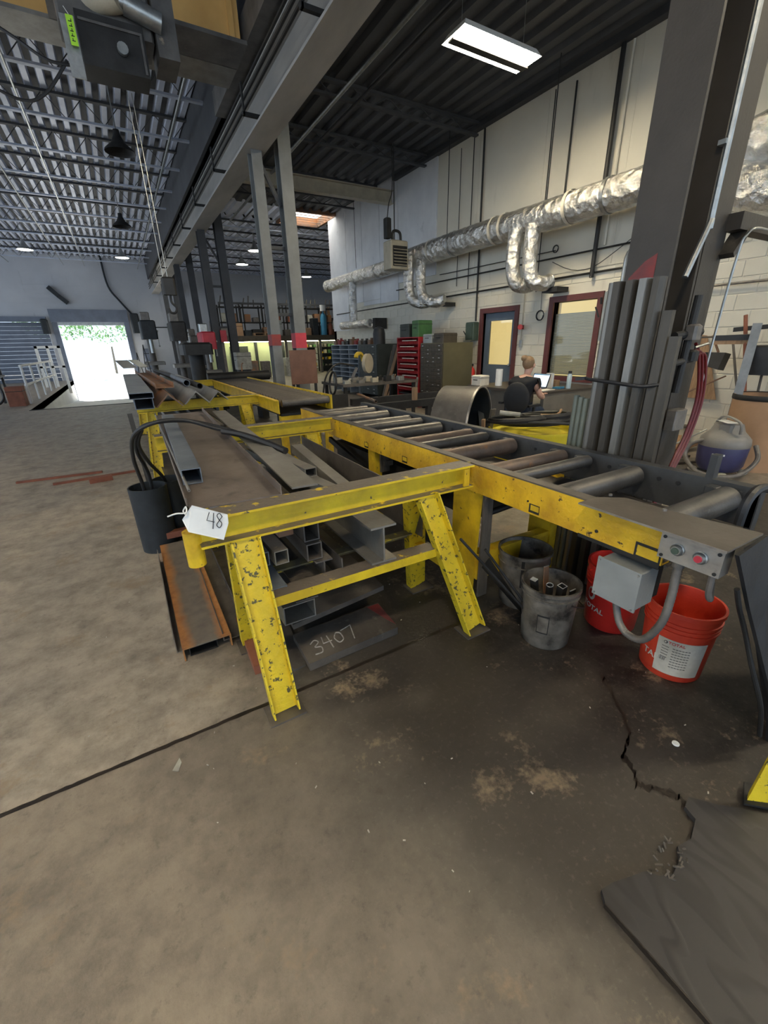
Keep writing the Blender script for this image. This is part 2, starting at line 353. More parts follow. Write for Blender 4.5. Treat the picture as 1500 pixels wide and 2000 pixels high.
    def build(s, name, m, parent=None, smooth=35, cast=None):
        me = bpy.data.meshes.new(name); off = V(parent['_w']) if parent is not None else V((0, 0, 0))
        me.from_pydata([p - off for p in s.v], [], s.f)
        bm = bmesh.new(); bm.from_mesh(me)
        bmesh.ops.remove_doubles(bm, verts=bm.verts, dist=1e-6)
        bmesh.ops.recalc_face_normals(bm, faces=bm.faces); bm.to_mesh(me); bm.free()
        me.materials.append(m if not isinstance(m, str) else M[m])
        if smooth:
            me.polygons.foreach_set('use_smooth', [True] * len(me.polygons)); me.set_sharp_from_angle(angle=math.radians(smooth))
        o = bpy.data.objects.new(name, me); COL.objects.link(o); o['_w'] = tuple(off)
        if parent is not None: o.parent = parent
        return o
def tag(o, label, cat, group=None, kind=None):
    o['label'] = label; o['category'] = cat
    if group: o['group'] = group
    if kind: o['kind'] = kind
    return o
def root(name, label, cat, loc, group=None):
    o = bpy.data.objects.new(name, None); o.empty_display_size = .1; COL.objects.link(o); o.location = loc; o['_w'] = tuple(loc)
    return tag(o, label, cat, group)
def solo(name, mb, m, label, cat, group=None, smooth=35):
    # single-mesh thing, origin moved to its base centre
    xs = [p.x for p in mb.v]; ys = [p.y for p in mb.v]; z = min(p.z for p in mb.v)
    c = V(((min(xs) + max(xs)) / 2, (min(ys) + max(ys)) / 2, z)); mb.v = [p - c for p in mb.v]
    o = mb.build(name, m, None, smooth); o.location = c; return tag(o, label, cat, group)
def struct(name, mb, m, parent=None, smooth=35):
    o = mb.build(name, m, parent, smooth)
    if parent is None: o['kind'] = 'structure'
    return o
def copy_tree(o, loc=None, label=None, rot=None, parent=None):
    c = o.copy(); COL.objects.link(c)
    if parent is not None: c.parent = parent
    if loc is not None: c.location = loc
    if label: c['label'] = label
    if rot is not None: c.rotation_euler = (0, 0, rot)
    for ch in o.children: copy_tree(ch, parent=c)
    return c
def smoothpath(pts, n=6):
    pts = [V(p) for p in pts]; out = []
    P = [pts[0]] + pts + [pts[-1]]
    for i in range(1, len(P) - 2):
        for k in range(n):
            t = k / n; a, b, c, d = P[i - 1], P[i], P[i + 1], P[i + 2]
            out.append(.5 * ((2 * b) + (c - a) * t + (2 * a - 5 * b + 4 * c - d) * t * t + (3 * b - a - 3 * c + d) * t ** 3))
    out.append(pts[-1]); return out
def ibeam(w_, h_, tf, tw):
    a, b, c = w_ / 2, h_ / 2, tw / 2
    return [(-a, -b), (a, -b), (a, -b + tf), (c, -b + tf), (c, b - tf), (a, b - tf), (a, b), (-a, b), (-a, b - tf), (-c, b - tf), (-c, -b + tf), (-a, -b + tf)]
def chan(w_, h_, t):     # flanges point +v, web at v=0
    a = w_ / 2; return [(-a, 0), (a, 0), (a, h_), (a - t, h_), (a - t, t), (-a + t, t), (-a + t, h_), (-a, h_)]
def angle(a, b, t): return [(0, 0), (a, 0), (a, t), (t, t), (t, b), (0, b)]
def tee(w_, h_, t): return [(-w_ / 2, 0), (w_ / 2, 0), (w_ / 2, -t), (t / 2, -t), (t / 2, -h_), (-t / 2, -h_), (-t / 2, -t), (-w_ / 2, -t)]

# ------------------------------------------------------------ setting: floor, pit, walls
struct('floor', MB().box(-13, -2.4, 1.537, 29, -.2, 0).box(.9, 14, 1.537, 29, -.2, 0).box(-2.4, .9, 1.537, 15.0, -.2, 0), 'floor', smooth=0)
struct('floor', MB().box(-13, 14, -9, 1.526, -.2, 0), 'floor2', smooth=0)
struct('floor', MB().box(-13, 14, 1.52, 1.54, -.2, -.012), 'stain', smooth=0)
struct('floor', MB().add([(-2.4, 15, -.2), (.9, 15, -.2), (.9, 29.6, -1.1), (-2.4, 29.6, -1.1), (-2.4, 15, -.9), (.9, 15, -.9), (.9, 29.6, -1.4), (-2.4, 29.6, -1.4)],
        [(0, 1, 2, 3), (7, 6, 5, 4), (0, 4, 5, 1), (1, 5, 6, 2), (2, 6, 7, 3), (3, 7, 4, 0)]), 'ground', smooth=0)
struct('trim_1', MB().box(-2.5, -2.4, 15, 29, -1.3, -.001), 'ground', smooth=0)
struct('trim_2', MB().box(.9, 1.0, 15, 29, -1.3, -.001), 'ground', smooth=0)
struct('trim_3', MB().box(-2.4, .9, 14.94, 15.0, -.16, .012), 'steel_dark', smooth=0)
solo('outdoor_paving', MB().box(-40, 40, 29.4, 70, -1.6, -1.1), 'ground', 'sunlit pale paving outside beyond the open loading door', 'ground', smooth=0)

WX = 7.2
DY0, DY1, DZ = 6.86, 7.80, 2.06      # office door opening
NY0, NY1, NZ0, NZ1 = 5.02, 5.92, .84, 2.13   # window opening
wr = MB()
wr.box(WX, WX + .2, -3, NY0, 0, 5.6); wr.box(WX, WX + .2, NY0, NY1, 0, NZ0); wr.box(WX, WX + .2, NY0, NY1, NZ1, 5.6)
wr.box(WX, WX + .2, NY1, DY0, 0, 5.6); wr.box(WX, WX + .2, DY0, DY1, DZ, 5.6); wr.box(WX, WX + .2, DY1, 15.9, 0, 5.6)
wr.box(WX, 14, 15.7, 15.9, 0, 5.6)
wall_r = struct('wall_right', wr, 'plaster', smooth=0)
# painted concrete blocks of the lower wall
cells = []
for r_ in range(13):
    z = r_ * .2 + .004
    y = 1.6 - (.2 if r_ % 2 else 0)
    while y < 15.4:
        y0, y1, z0, z1 = y + .003, y + .397, z, z + .193
        bad = False
        for a0, a1, b0, b1 in ((NY0 - .10, NY1 + .10, NZ0 - .10, NZ1 + .10), (DY0 - .10, DY1 + .10, -1, DZ + .10)):
            if y1 > a0 and y0 < a1 and z1 > b0 and z0 < b1:
                if y0 < a0 - .05 and z0 < b1: y1 = min(y1, a0)
                elif y1 > a1 + .05: y0 = max(y0, a1)
                else: bad = True
        if not bad: cells.append((y0, y1, z0, z1))
        y += .4
def vis(c):
    y, z = (c[0] + c[1]) / 2, (c[2] + c[3]) / 2
    hide = (7.8 < y < 15.4 and z < 1.45)
    return (100 if hide else 0) + math.hypot(WX, y)
cells.sort(key=vis)
bcache = {}
for i, (y0, y1, z0, z1) in enumerate(cells[:300]):
    k = (round(y1 - y0, 2), round(z1 - z0, 2))
    if k not in bcache:
        b_ = MB().add([(0, 0, 0), (0, k[0], 0), (0, k[0], k[1]), (0, 0, k[1]), (-.009, .006, .006), (-.009, k[0] - .006, .006), (-.009, k[0] - .006, k[1] - .006), (-.009, .006, k[1] - .006)],
                      [(4, 5, 6, 7), (0, 1, 5, 4), (1, 2, 6, 5), (2, 3, 7, 6), (3, 0, 4, 7)])
        bcache[k] = b_.build('block', 'cmu', wall_r, 0); bo = bcache[k]
    else:
        bo = bcache[k].copy(); COL.objects.link(bo)
    bo.location = (WX, y0, z0)
rest = MB()
for y0, y1, z0, z1 in cells[300:]:
    rest.add([(WX, y0, z0), (WX, y1, z0), (WX, y1, z1), (WX, y0, z1), (WX - .009, y0, z0), (WX - .009, y1, z0), (WX - .009, y1, z1), (WX - .009, y0, z1)],
             [(4, 5, 6, 7), (0, 1, 5, 4), (1, 2, 6, 5), (2, 3, 7, 6), (3, 0, 4, 7)])
ro = rest.build('blocks', 'cmu', wall_r, 0); ro['kind'] = 'stuff'
# white boards over the upper part beyond the heater
pan = [(9.6, 11.3, 3.05, 5.5), (11.32, 12.3, 2.62, 5.58), (12.32, 13.4, 2.75, 5.58), (13.42, 14.5, 2.75, 5.58), (14.52, 15.85, 1.95, 5.58), (12.32, 13.4, 2.63, 2.74)]
for a, b_, c, d in pan:
    MB().box(WX - .03, WX - .001, a, b_, c, d).build('wall_panel', 'panelw', wall_r, 0)
for yj in (8.2, 4.9, 6.5):
    MB().box(WX - .006, WX - .001, yj, yj + .012, 2.62, 5.55).build('board_seam', 'plaster', wall_r, 0)
MB().box(WX - .02, WX - .001, 3, 15.85, 2.604, 2.625).build('ledge', 'cmu', wall_r, 0)

FY = 29.0
fw = MB()
fw.box(-13, -6.2, FY, FY + .3, 0, 6.1); fw.box(-6.2, -2.85, FY, FY + .3, 2.9, 6.1); fw.box(-2.85, -2.4, FY, FY + .3, -1.4, 6.1)
fw.box(-2.4, .62, FY, FY + .3, 2.95, 6.1); fw.box(.62, 14, FY, FY + .3, -1.4, 6.1)
wf = struct('wall_far', fw, 'farwall', smooth=0)
courses = MB()
for k in range(8): courses.box(-13, 2.6, FY - .012, FY - .001, 3.15 + k * .2 - .193 + .2, 3.15 + k * .2 + .2)
courses.build('block_courses', 'farwall', wf, 0)
for k in range(14): MB().box(.95, 2.6, FY - .012, FY - .001, .02 + k * .2, .02 + k * .2 + .19).build('block_course', 'farwall', wf, 0)
struct('wall_back_bay', MB().box(13.8, 14, 15.9, FY, 0, 5.6), 'farwall', smooth=0)

def deck(x0, x1, y0, y1, z, per=.3, dep=.07):
    mb = MB(); n = int((x1 - x0) / per); per = (x1 - x0) / n; P = []
    for i in range(n):
        x = x0 + i * per; P += [(x, z + dep), (x + per * .38, z + dep), (x + per * .5, z), (x + per * .88, z)]
    P.append((x1, z + dep)); k = len(P)
    vs = [(a, y0, b) for a, b in P] + [(a, y1, b) for a, b in P]
    mb.add(vs, [(i, i + 1, i + 1 + k, i + k) for i in range(k - 1)]); return mb
struct('ceiling', deck(-13, 2.2, -9, FY, 5.9, .23, .085), 'deck', smooth=0)
cr = deck(2.9, WX + .2, -9, 15.2, 5.52); c2 = deck(2.9, 5.7, 15.2, 16.8, 5.52); c3 = deck(7.2, 14, 15.95, 16.8, 5.52); c4 = deck(2.9, 14, 16.8, FY, 5.52)
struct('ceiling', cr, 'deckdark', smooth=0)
for c_ in (c2, c3, c4): struct('ceiling', c_, 'deck', smooth=0)
struct('trim_4', MB().box(2.2, 2.26, -9, FY, 5.0, 6.0).box(2.84, 2.9, -9, FY, 5.3, 6.0).box(2.2, 2.9, -9, FY, 5.93, 6.0), 'beam_dark', smooth=0)
struct('trim_5', MB().box(WX - .14, WX - .002, -3, 11.4, 5.42, 5.52), 'beam_dark', smooth=0)
struct('ceiling', MB().box(-13, 2.2, -9, FY + .3, 5.975, 6.05).box(2.9, 7.4, -9, 15.15, 5.6, 5.66).box(2.9, 5.66, 15.15, 16.85, 5.6, 5.66).box(7.24, 14, 15.7, 16.85, 5.6, 5.66).box(2.9, 14, 16.85, FY + .3, 5.6, 5.66), 'beam_dark', smooth=0)
sk = struct('window_2', MB().box(5.66, 5.74, 15.15, 16.85, 5.45, 5.75).box(7.16, 7.24, 15.15, 16.85, 5.45, 5.75).box(5.74, 7.16, 15.15, 15.22, 5.45, 5.75).box(5.74, 7.16, 16.78, 16.85, 5.45, 5.75), 'rust', smooth=0)
MB().box(5.70, 7.20, 15.18, 16.82, 5.72, 5.735).build('pane', 'acrylic', sk, 0)
for k in range(6): MB().box(5.74, 7.16, 15.4 + .26 * k, 15.42 + .26 * k, 5.49, 5.51).build('safety_bar', 'rust', sk, 0)

# roof joists
def joist(x0, x1, y, zb, zt, m, seg=.6):
    o = root('roof_joist', 'grey open-web steel roof joist crossing under the corrugated deck', 'joist', ((x0 + x1) / 2, y, zb), 'roof joists')
    MB().box(x0, x1, y - .05, y + .05, zt - .04, zt).build('top_chord', 'beam_dark', o, 0)
    MB().box(x0, x1, y - .045, y + .045, zb, zb + .035).build('bottom_chord', m, o, 0)
    wb = MB(); n = int((x1 - x0) / seg); d = (x1 - x0) / n
    for i in range(n):
        a = x0 + i * d; wb.bar((a, y, zt - .02), (a + d / 2, y, zb + .02), .012, .012); wb.bar((a + d / 2, y, zb + .02), (a + d, y, zt - .02), .012, .012)
    wb.build('web', 'beam_dark', o, 0); return o
ja = joist(-13, 2.2, 9.9, 5.5, 5.89, 'joist')
ORD = ['first', 'second', 'third', 'fourth', 'fifth', 'sixth', 'seventh', 'eighth', 'ninth', 'tenth', 'eleventh', 'twelfth', 'thirteenth', 'fourteenth', 'fifteenth', 'sixteenth', 'seventeenth', 'eighteenth', 'nineteenth', 'twentieth']
ja['label'] = 'first roof joist of the left bay behind the crane girder'
for k, y in enumerate((4.65, 6.4, 8.15)): copy_tree(ja, ((-13 + 2.2) / 2, y, 5.5), 'roof joist of the left bay %s the crane girder' % ['well in front of', 'just before', 'directly above the back of'][k])
for k, y in enumerate((11.65, 13.4, 15.15, 16.9, 18.65, 20.4, 22.15, 23.9, 25.65, 27.4)): copy_tree(ja, ((-13 + 2.2) / 2, y, 5.5), '%s roof joist of the left bay counting back from the crane girder' % ORD[k + 1])
jb = joist(2.9, WX - .15, 9.9, 5.28, 5.51, 'beam_dark'); jb['label'] = 'dark roof joist of the right bay, last one before the tan girder'; jb['group'] = 'right bay roof joists'
for k, y in enumerate((8.15, 12.2, 13.6)): copy_tree(jb, ((2.9 + WX - .15) / 2, y, 5.28), 'dark roof joist of the right bay, %s the tan girder' % ['nearest the camera, before', 'just beyond', 'second beyond'][k])
jc = joist(2.9, 13.8, 17.2, 5.28, 5.51, 'joist'); jc['label'] = 'roof joist just past the skylight by the white wall end'; jc['group'] = 'far bay roof joists'
for k, y in enumerate((18.8, 20.4, 22.15, 23.9, 25.65, 27.4)): copy_tree(jc, ((2.9 + 13.8) / 2, y, 5.28), '%s roof joist of the far bay counting back from the skylight' % ORD[k + 1])
solo('roof_girder', MB().ext(ibeam(.2, .3, .02, .015), (2.95, 11.6, 5.1), (WX - .04, 11.6, 5.1)), 'cream', 'tan roof girder running from the columns to the white wall', 'beam')
for i, x in enumerate((1.8, -.57, -1.45, -3.6)):
    lb = ['pale straight pipe under the roof nearest the runway beam', 'pale bridging pipe right of the roof middle', 'pale bridging pipe left of the roof middle', 'pale bridging pipe at the far left of the roof'][i]
    solo('roof_pipe', MB().tube([(x, 4, 5.46), (x, 28.8, 5.46)], .018 if i else .022, 6), 'galv', lb, 'pipe')
solo('sprinkler_pipe', MB().tube([(3.9, .5, 5.2), (3.9, 16, 5.2)], .03, 8), 'galv', 'long dark sprinkler pipe under the right bay ceiling, nearest the runway beam', 'pipe')
solo('sprinkler_pipe', MB().tube([(4.3, .5, 5.25), (4.3, 16, 5.25)], .02, 8), 'beam_dark', 'thin pipe beside the sprinkler pipe, toward the white wall', 'pipe')

# ------------------------------------------------------------ doors and window
d1 = struct('door_1', MB().box(WX - .04, WX + .12, DY0 - .10, DY0, 0, DZ + .10).box(WX - .04, WX + .12, DY1, DY1 + .10, 0, DZ + .10).box(WX - .04, WX + .12, DY0, DY1, DZ, DZ + .10), 'maroon', smooth=0)
MB().box(WX + .06, WX + .10, DY0, DY1, 0, 1.0).box(WX + .06, WX + .10, DY0, DY0 + .14, 1.0, DZ).box(WX + .06, WX + .10, DY1 - .14, DY1, 1.0, DZ).box(WX + .06, WX + .10, DY0 + .14, DY1 - .14, 1.9, DZ).build('door_leaf', 'doorblue', d1, 0)
MB().box(WX + .075, WX + .08, DY0 + .14, DY1 - .14, 1.0, 1.9).build('pane', 'glass', d1, 0)
MB().cyl((WX + .06, DY0 + .08, 1.0), (WX, DY0 + .08, 1.0), .02, 10).ball((WX - .01, DY0 + .08, 1.0), .03).build('door_knob', 'galv', d1)
w1 = struct('window_1', MB().box(WX - .04, WX + .12, NY0 - .10, NY0, NZ0 - .08, NZ1 + .10).box(WX - .04, WX + .12, NY1, NY1 + .10, NZ0 - .08, NZ1 + .10).box(WX - .04, WX + .12, NY0, NY1, NZ1, NZ1 + .10).box(WX - .07, WX + .12, NY0 - .12, NY1 + .12, NZ0 - .08, NZ0), 'maroon', smooth=0)
MB().box(WX + .05, WX + .055, NY0, NY1, NZ0, NZ1).build('pane', 'glass', w1, 0)
slat = None
nsl = 42
for i in range(nsl):
    z = NZ0 + .03 + i * (NZ1 - .22 - NZ0) / nsl
    if slat is None:
        slat = MB().add([(0, 0, 0), (0, NY1 - NY0, 0), (-.012, NY1 - NY0, .022), (-.012, 0, .022), (.003, 0, 0), (.003, NY1 - NY0, 0), (-.009, NY1 - NY0, .022), (-.009, 0, .022)],
                        [(0, 1, 2, 3), (7, 6, 5, 4), (0, 4, 5, 1), (3, 2, 6, 7), (0, 3, 7, 4), (1, 5, 6, 2)]).build('blind_slat', 'blind', w1, 0); s_ = slat
    else: s_ = slat.copy(); COL.objects.link(s_)
    s_.location = (WX + .08, NY0, z)
struct('wall_office', MB().box(9.0, 9.1, 3.5, 9.5, 0, 2.6).box(WX + .2, 9.0, 3.5, 3.6, 0, 2.6).box(WX + .2, 9.0, 9.4, 9.5, 0, 2.6).box(WX + .2, 9.1, 3.5, 9.5, 2.6, 2.7), 'roomlit', smooth=0)
solo('wall_switch', MB().box(8.96, 8.998, 7.9, 8.02, 1.25, 1.42), 'steel_dark', 'small dark framed notice seen through the office door glass', 'sign')
# far doors
fd = struct('door_2', MB().box(-2.62, -2.38, FY - .12, FY, -1.3, 3.05).box(.6, .84, FY - .12, FY, -1.3, 3.05).box(-2.62, .84, FY - .35, FY - .02, 2.85, 3.45), 'rollup', smooth=0)
MB().box(-2.38, .6, FY - .1, FY - .05, 2.70, 2.86).build('door_bottom_bar', 'galv', fd, 0)
for k in range(3): MB().box(-2.38, .6, FY - .16, FY - .12, 2.87 + k * .05, 2.905 + k * .05).build('door_slat', 'rollup', fd, 0)
rd = MB()
for k in range(15): rd.box(-6.2, -2.85, FY - .05 - (.02 if k % 2 else 0), FY - .01, k * .19, k * .19 + .185)
sd = struct('door_3', MB().box(-6.3, -2.8, FY - .3, FY - .02, 2.86, 3.1), 'rollup', smooth=0)
rd.build('door_slats', 'rollup', sd, 0)['kind'] = 'stuff'
# ------------------------------------------------------------ columns and crane runway
def wcol(name, label, cx, cy, z1, m, wx=.26, wy=.30, band=None, z0=0., grp=None, turn=False):
    o = root(name, label, 'column', (cx, cy, 0), grp)
    prof = ibeam(wx, wy, .02, .014)
    MB().ext(prof, (cx, cy, z0 + .02), (cx, cy, z1), (1, 0, 0) if turn else (0, 1, 0)).build('shaft', m, o, 0)
    MB().box(cx - wx / 2 - .06, cx + wx / 2 + .06, cy - wy / 2 - .06, cy + wy / 2 + .06, 0, .02).build('base_plate', m, o, 0)
    if band:
        b0, b1, bm_ = band
        MB().box(cx - wx / 2 - .002, cx + wx / 2 + .002, cy - wy / 2 - .003, cy - wy / 2, b0, b1).box(cx - wx / 2 - .003, cx - wx / 2, cy - wy / 2, cy + wy / 2, b0, b1).build('painted_band', bm_, o, 0)
    return o
near1 = wcol('steel_column', 'big dark grey near column carrying the crane runway, red paint smudge at head height', 2.62, 1.48, 4.25, 'col', .24, .26, turn=True)
MB().add([(2.4885, 1.585, 1.74), (2.4885, 1.44, 1.74), (2.4885, 1.44, 1.90), (2.4885, 1.50, 1.87), (2.4885, 1.575, 1.80)], [(0, 1, 2, 3, 4)]).build('red_smudge', 'redpaint', near1, 0)
wcol('steel_column', 'dark grey near roof column standing right behind the runway column', 2.88, 1.50, 5.93, 'col', .20, .26)
mid1 = wcol('steel_column', 'left slim grey column of the middle pair behind the rollers, faded red band', 2.42, 7.9, 4.25, 'colfar', .16, .22, (1.5, 1.68, 'redpaint'))
wcol('steel_column', 'right slim grey column of the middle pair, bright red band', 2.87, 7.9, 5.93, 'colfar', .20, .22, (1.45, 1.70, 'redsign'))
for i, y in enumerate((13.2, 18.6, 24.0)):
    w3 = ['first', 'second', 'third'][i]
    wcol('steel_column', 'dark runway column of the %s pair beyond the middle columns' % w3, 2.42, y, 4.25, 'beam_dark', .18, .24)
    wcol('steel_column', 'dark roof column of the %s pair beyond the middle columns' % w3, 2.87, y, 5.93, 'beam_dark', .20, .24)
for i, y in enumerate((7.9, 13.2)):
    g = root('column_brace', ['lacing bars between the middle column pair', 'lacing bars between the dark column pair farther back'][i], 'brace', (2.64, y, 2))
    for p, q in (((2.505, y, 4.1), (2.765, y, 3.6)), ((2.505, y, 3.0), (2.765, y, 3.0)), ((2.505, y, 2.0), (2.765, y, 2.0))): MB().bar(p, q, .05, .05).build('lacing_bar', 'beam_dark', g, 0)
rb = root('runway_beam', 'long grey crane runway beam on the columns, with rail on top', 'beam', (2.40, 10, 4.25))
MB().ext(ibeam(.36, .52, .03, .02), (2.40, -6, 4.51), (2.40, 28.5, 4.51)).build('beam', 'beam', rb, 0)
MB().box(2.37, 2.43, -6, 28.5, 4.77, 4.84).build('crane_rail', 'steel', rb, 0)
MB().ext(chan(.3, .09, .012), (2.40, -6, 4.772), (2.40, 28.5, 4.772)).build('cap_channel', 'beam', rb, 0)
for k, (xx, zz) in enumerate(((2.12, 4.44), (2.12, 4.54), (2.12, 4.64))):
    MB().box(xx - .012, xx + .012, -6, 28, zz - .012, zz + .012).build('conductor_bar', 'steel_dark', rb, 0)
for y in [0.5 + 2.2 * i for i in range(12)]:
    MB().box(2.08, 2.40, y, y + .05, 4.36, 4.40).box(2.09, 2.11, y, y + .05, 4.36, 4.70).build('bracket', 'steel_dark', rb, 0)
for y in (1.5, 7.9, 13.2, 18.6, 24.0):
    MB().box(2.43, 2.55, y - .006, y + .006, 4.28, 4.74).build('stiffener', 'beam', rb, 0)

# crane bridge and hoist
gb = root('crane_bridge', 'orange overhead crane girder spanning the left bay', 'crane', (-4, 7.2, 4.86))
MB().box(.1, 2.05, 6.75, 6.77, 4.90, 5.46).build('end_web', 'orange', gb, 0)
MB().box(-12.5, 2.05, 7.36, 7.38, 4.90, 5.46).build('web', 'orange', gb, 0)
MB().box(.1, 2.1, 6.66, 7.20, 4.86, 4.90).build('end_plate', 'hoist', gb, 0)
MB().box(-12.5, 2.1, 7.22, 7.72, 4.86, 4.90).build('bottom_flange', 'steel_light', gb, 0)
MB().box(-12.5, 2.1, 7.2, 7.6, 5.44, 5.47).build('top_flange', 'hoist', gb, 0)
MB().box(2.1, 2.36, 5.6, 8.7, 4.90, 5.2).build('end_truck', 'hoist', gb, 0)
for y in (5.9, 8.4): MB().cyl((2.34, y, 4.94), (2.46, y, 4.94), .10, 16).build('wheel', 'steel_dark', gb)
MB().box(1.92, 1.98, 6.72, 6.75, 4.9, 5.44).build('stiffener', 'orange', gb, 0)
h = root('hoist_trolley', 'grimy hoist trolley with motor and control box hung under the crane girder', 'hoist', (.6, 6.5, 4.1))
MB().bev(.16, .98, 6.2, 6.62, 4.42, 4.86, .02).build('frame', 'hoist', h)
MB().box(.30, .88, 6.16, 6.2, 4.10, 4.50).box(.30, .88, 6.2, 6.5, 4.10, 4.42).build('control_box', 'steel_dark', h, 0)
MB().box(.32, .86, 6.145, 6.158, 4.42, 4.44).box(.84, .86, 6.145, 6.158, 4.12, 4.42).build('box_rim', 'hoist', h, 0)
MB().cyl((.74, 6.12, 4.62), (1.06, 6.12, 4.55), .085, 18).cyl((.70, 6.12, 4.63), (.74, 6.12, 4.62), .05, 12).build('motor', 'galv', h)
MB().cyl((.30, 6.4, 4.62), (.70, 6.1, 4.66), .12, 18).build('gear_case', 'cream', h)
MB().box(1.0, 1.2, 6.15, 6.6, 4.30, 4.86).build('drum_housing', 'hoist', h, 0)
MB().box(.17, .29, 6.17, 6.19, 3.98, 4.44).build('side_plate', 'galv', h, 0)
MB().cyl((.66, 6.14, 4.27), (.66, 6.10, 4.27), .05, 12).build('gauge', 'galv', h)
for k in range(2):
    x = .66 + k * .05; MB().tube([(x, 6.5 + .04 * (k % 2), 4.1), (x + .01, 6.5, 2.30)], .004, 5).build('hoist_rope', 'galv', h)
MB().tube(smoothpath([(-1.6, 6.4, 4.75), (-.9, 6.4, 4.55), (-.3, 6.35, 4.28), (-.02, 6.3, 4.12), (.2, 6.3, 4.12)]), .014, 6).build('festoon_cable', 'black', h)
MB().tube(smoothpath([(-1.5, 6.4, 4.3), (-.8, 6.4, 4.0), (-.35, 6.4, 3.80), (-.1, 6.35, 3.86), (.16, 6.3, 4.15)]), .014, 6).build('festoon_cable', 'black', h)
hb = root('hook_block', 'dark crane hook block hanging on the hoist ropes', 'hook', (.71, 6.5, 2.0))
MB().bev(.64, .79, 6.44, 6.56, 2.12, 2.32, .02).build('block', 'steel_dark', hb)
MB().tube(smoothpath([(.715, 6.5, 2.12), (.715, 6.5, 2.04), (.76, 6.5, 1.98), (.74, 6.5, 1.92), (.69, 6.5, 1.92), (.67, 6.5, 1.97)]), .014, 8).build('hook', 'steel_dark', hb)
lt = root('inspection_tag', 'lime green handwritten tag hanging from the hoist', 'tag', (.25, 6.12, 4.15))
MB().box(.22, .28, 6.12, 6.123, 4.20, 4.42).build('tag_card', 'lime', lt, 0)
MB().tube([(.25, 6.12, 4.42), (.22, 6.14, 4.48)], .003, 5).build('tie', 'white', lt)
mk = MB()
for k in range(5): mk.box(.235, .262, 6.117, 6.1195, 4.23 + k * .035, 4.236 + k * .035).box(.24 + .004 * k, .246 + .004 * k, 6.117, 6.1195, 4.23 + k * .035, 4.252 + k * .035)
mk.build('marks', 'ink', lt, 0)

# ------------------------------------------------------------ lamps
def hb_panel(c, label, lx, ly, m='lamp'):
    o = root('strip_light', label, 'light', c); x, y, z = c
    MB().add([(x - lx / 2, y - ly / 2, z), (x + lx / 2, y - ly / 2, z), (x + lx / 2, y + ly / 2, z), (x - lx / 2, y + ly / 2, z), (x - lx / 2 + .05, y - ly / 2 + .05, z + .08), (x + lx / 2 - .05, y - ly / 2 + .05, z + .08), (x + lx / 2 - .05, y + ly / 2 - .05, z + .08), (x - lx / 2 + .05, y + ly / 2 - .05, z + .08)],
        [(4, 5, 6, 7), (0, 1, 5, 4), (1, 2, 6, 5), (2, 3, 7, 6), (3, 0, 4, 7)]).build('housing', 'white', o, 0)
    if ly > .3:
        for dy0, dy1 in ((-ly / 2 + .02, .01), (.10, ly / 2 - .02)):
            MB().box(x - lx / 2 + .02, x + lx / 2 - .02, y + dy0, y + dy1, z - .01, z + .02).build('tube_bank', m, o, 0)
        MB().box(x - lx / 2 + .01, x + lx / 2 - .01, y + .005, y + .105, z - .03, z - .012).build('dark_gap_strip', 'steel_dark', o, 0)  # dark strip added so the gap between the glowing banks stays dark
    else: MB().box(x - lx / 2 + .02, x + lx / 2 - .02, y - ly / 2 + .02, y + ly / 2 - .02, z - .012, z + .01).build('tube_bank', m, o, 0)
    for sx in (-.4, .4): MB().tube([(x + sx * lx, y, z + .08), (x + sx * lx, y, 5.5)], .004, 5).build('hanger_wire', 'galv', o)
    return o
hb_panel((4.72, 5.24, 4.8), 'bright twin strip light hanging near the top of the picture', 1.25, .42)
def dome(c, label, lit=True, drop=None):
    x, y, z = c; o = root('high_bay_lamp', label, 'light', c); drop = (5.5 if x > 2.5 else 5.9) - z - .34
    MB().lathe([(.26, 0), (.25, .03), (.12, .14), (.06, .26), (.05, .34), (0, .35)], c, 16).build('shade', 'galv' if lit else 'steel_dark', o)
    if lit: MB().lathe([(0, .012), (.24, .012), (.24, .03), (0, .03)], c, 16).build('lens', 'lampfar', o)
    MB().tube([(x, y, z + .34), (x, y, z + .34 + drop)], .012, 6).build('stem', 'galv', o); return o
dome((5.35, 18.75, 4.9), 'lit lamp right of the far columns, upper of the pair'); dome((5.6, 21.9, 4.9), 'lit lamp between the far columns, lower of the pair')
dome((9.6, 24.4, 4.9), 'lit lamp beside the end of the white wall'); dome((-2.2, 22.4, 5.0), 'lit lamp at the far left above the loading door')
dome((.95, 22.8, 5.0), 'lit lamp small and far right of the loading door'); 
dome((.80, 10.9, 4.9), 'unlit dark dome lamp nearest, behind the hoist', False); dome((.88, 16.8, 4.9), 'unlit dark dome lamp farther back in the left bay', False)
# unseen fill lamps added outside the frame (same kind as the one in view)
hb_panel((-1.2, -1.0, 5.2), 'unseen fill strip light added above and behind the photographer', 1.25, .42); hb_panel((5.0, -1.0, 5.0), 'unseen fill strip light added in the right bay behind the near column', 1.25, .42)
hb_panel((-4.5, 3.5, 5.3), 'unseen fill strip light added left of the photographer outside the picture', 1.25, .42)

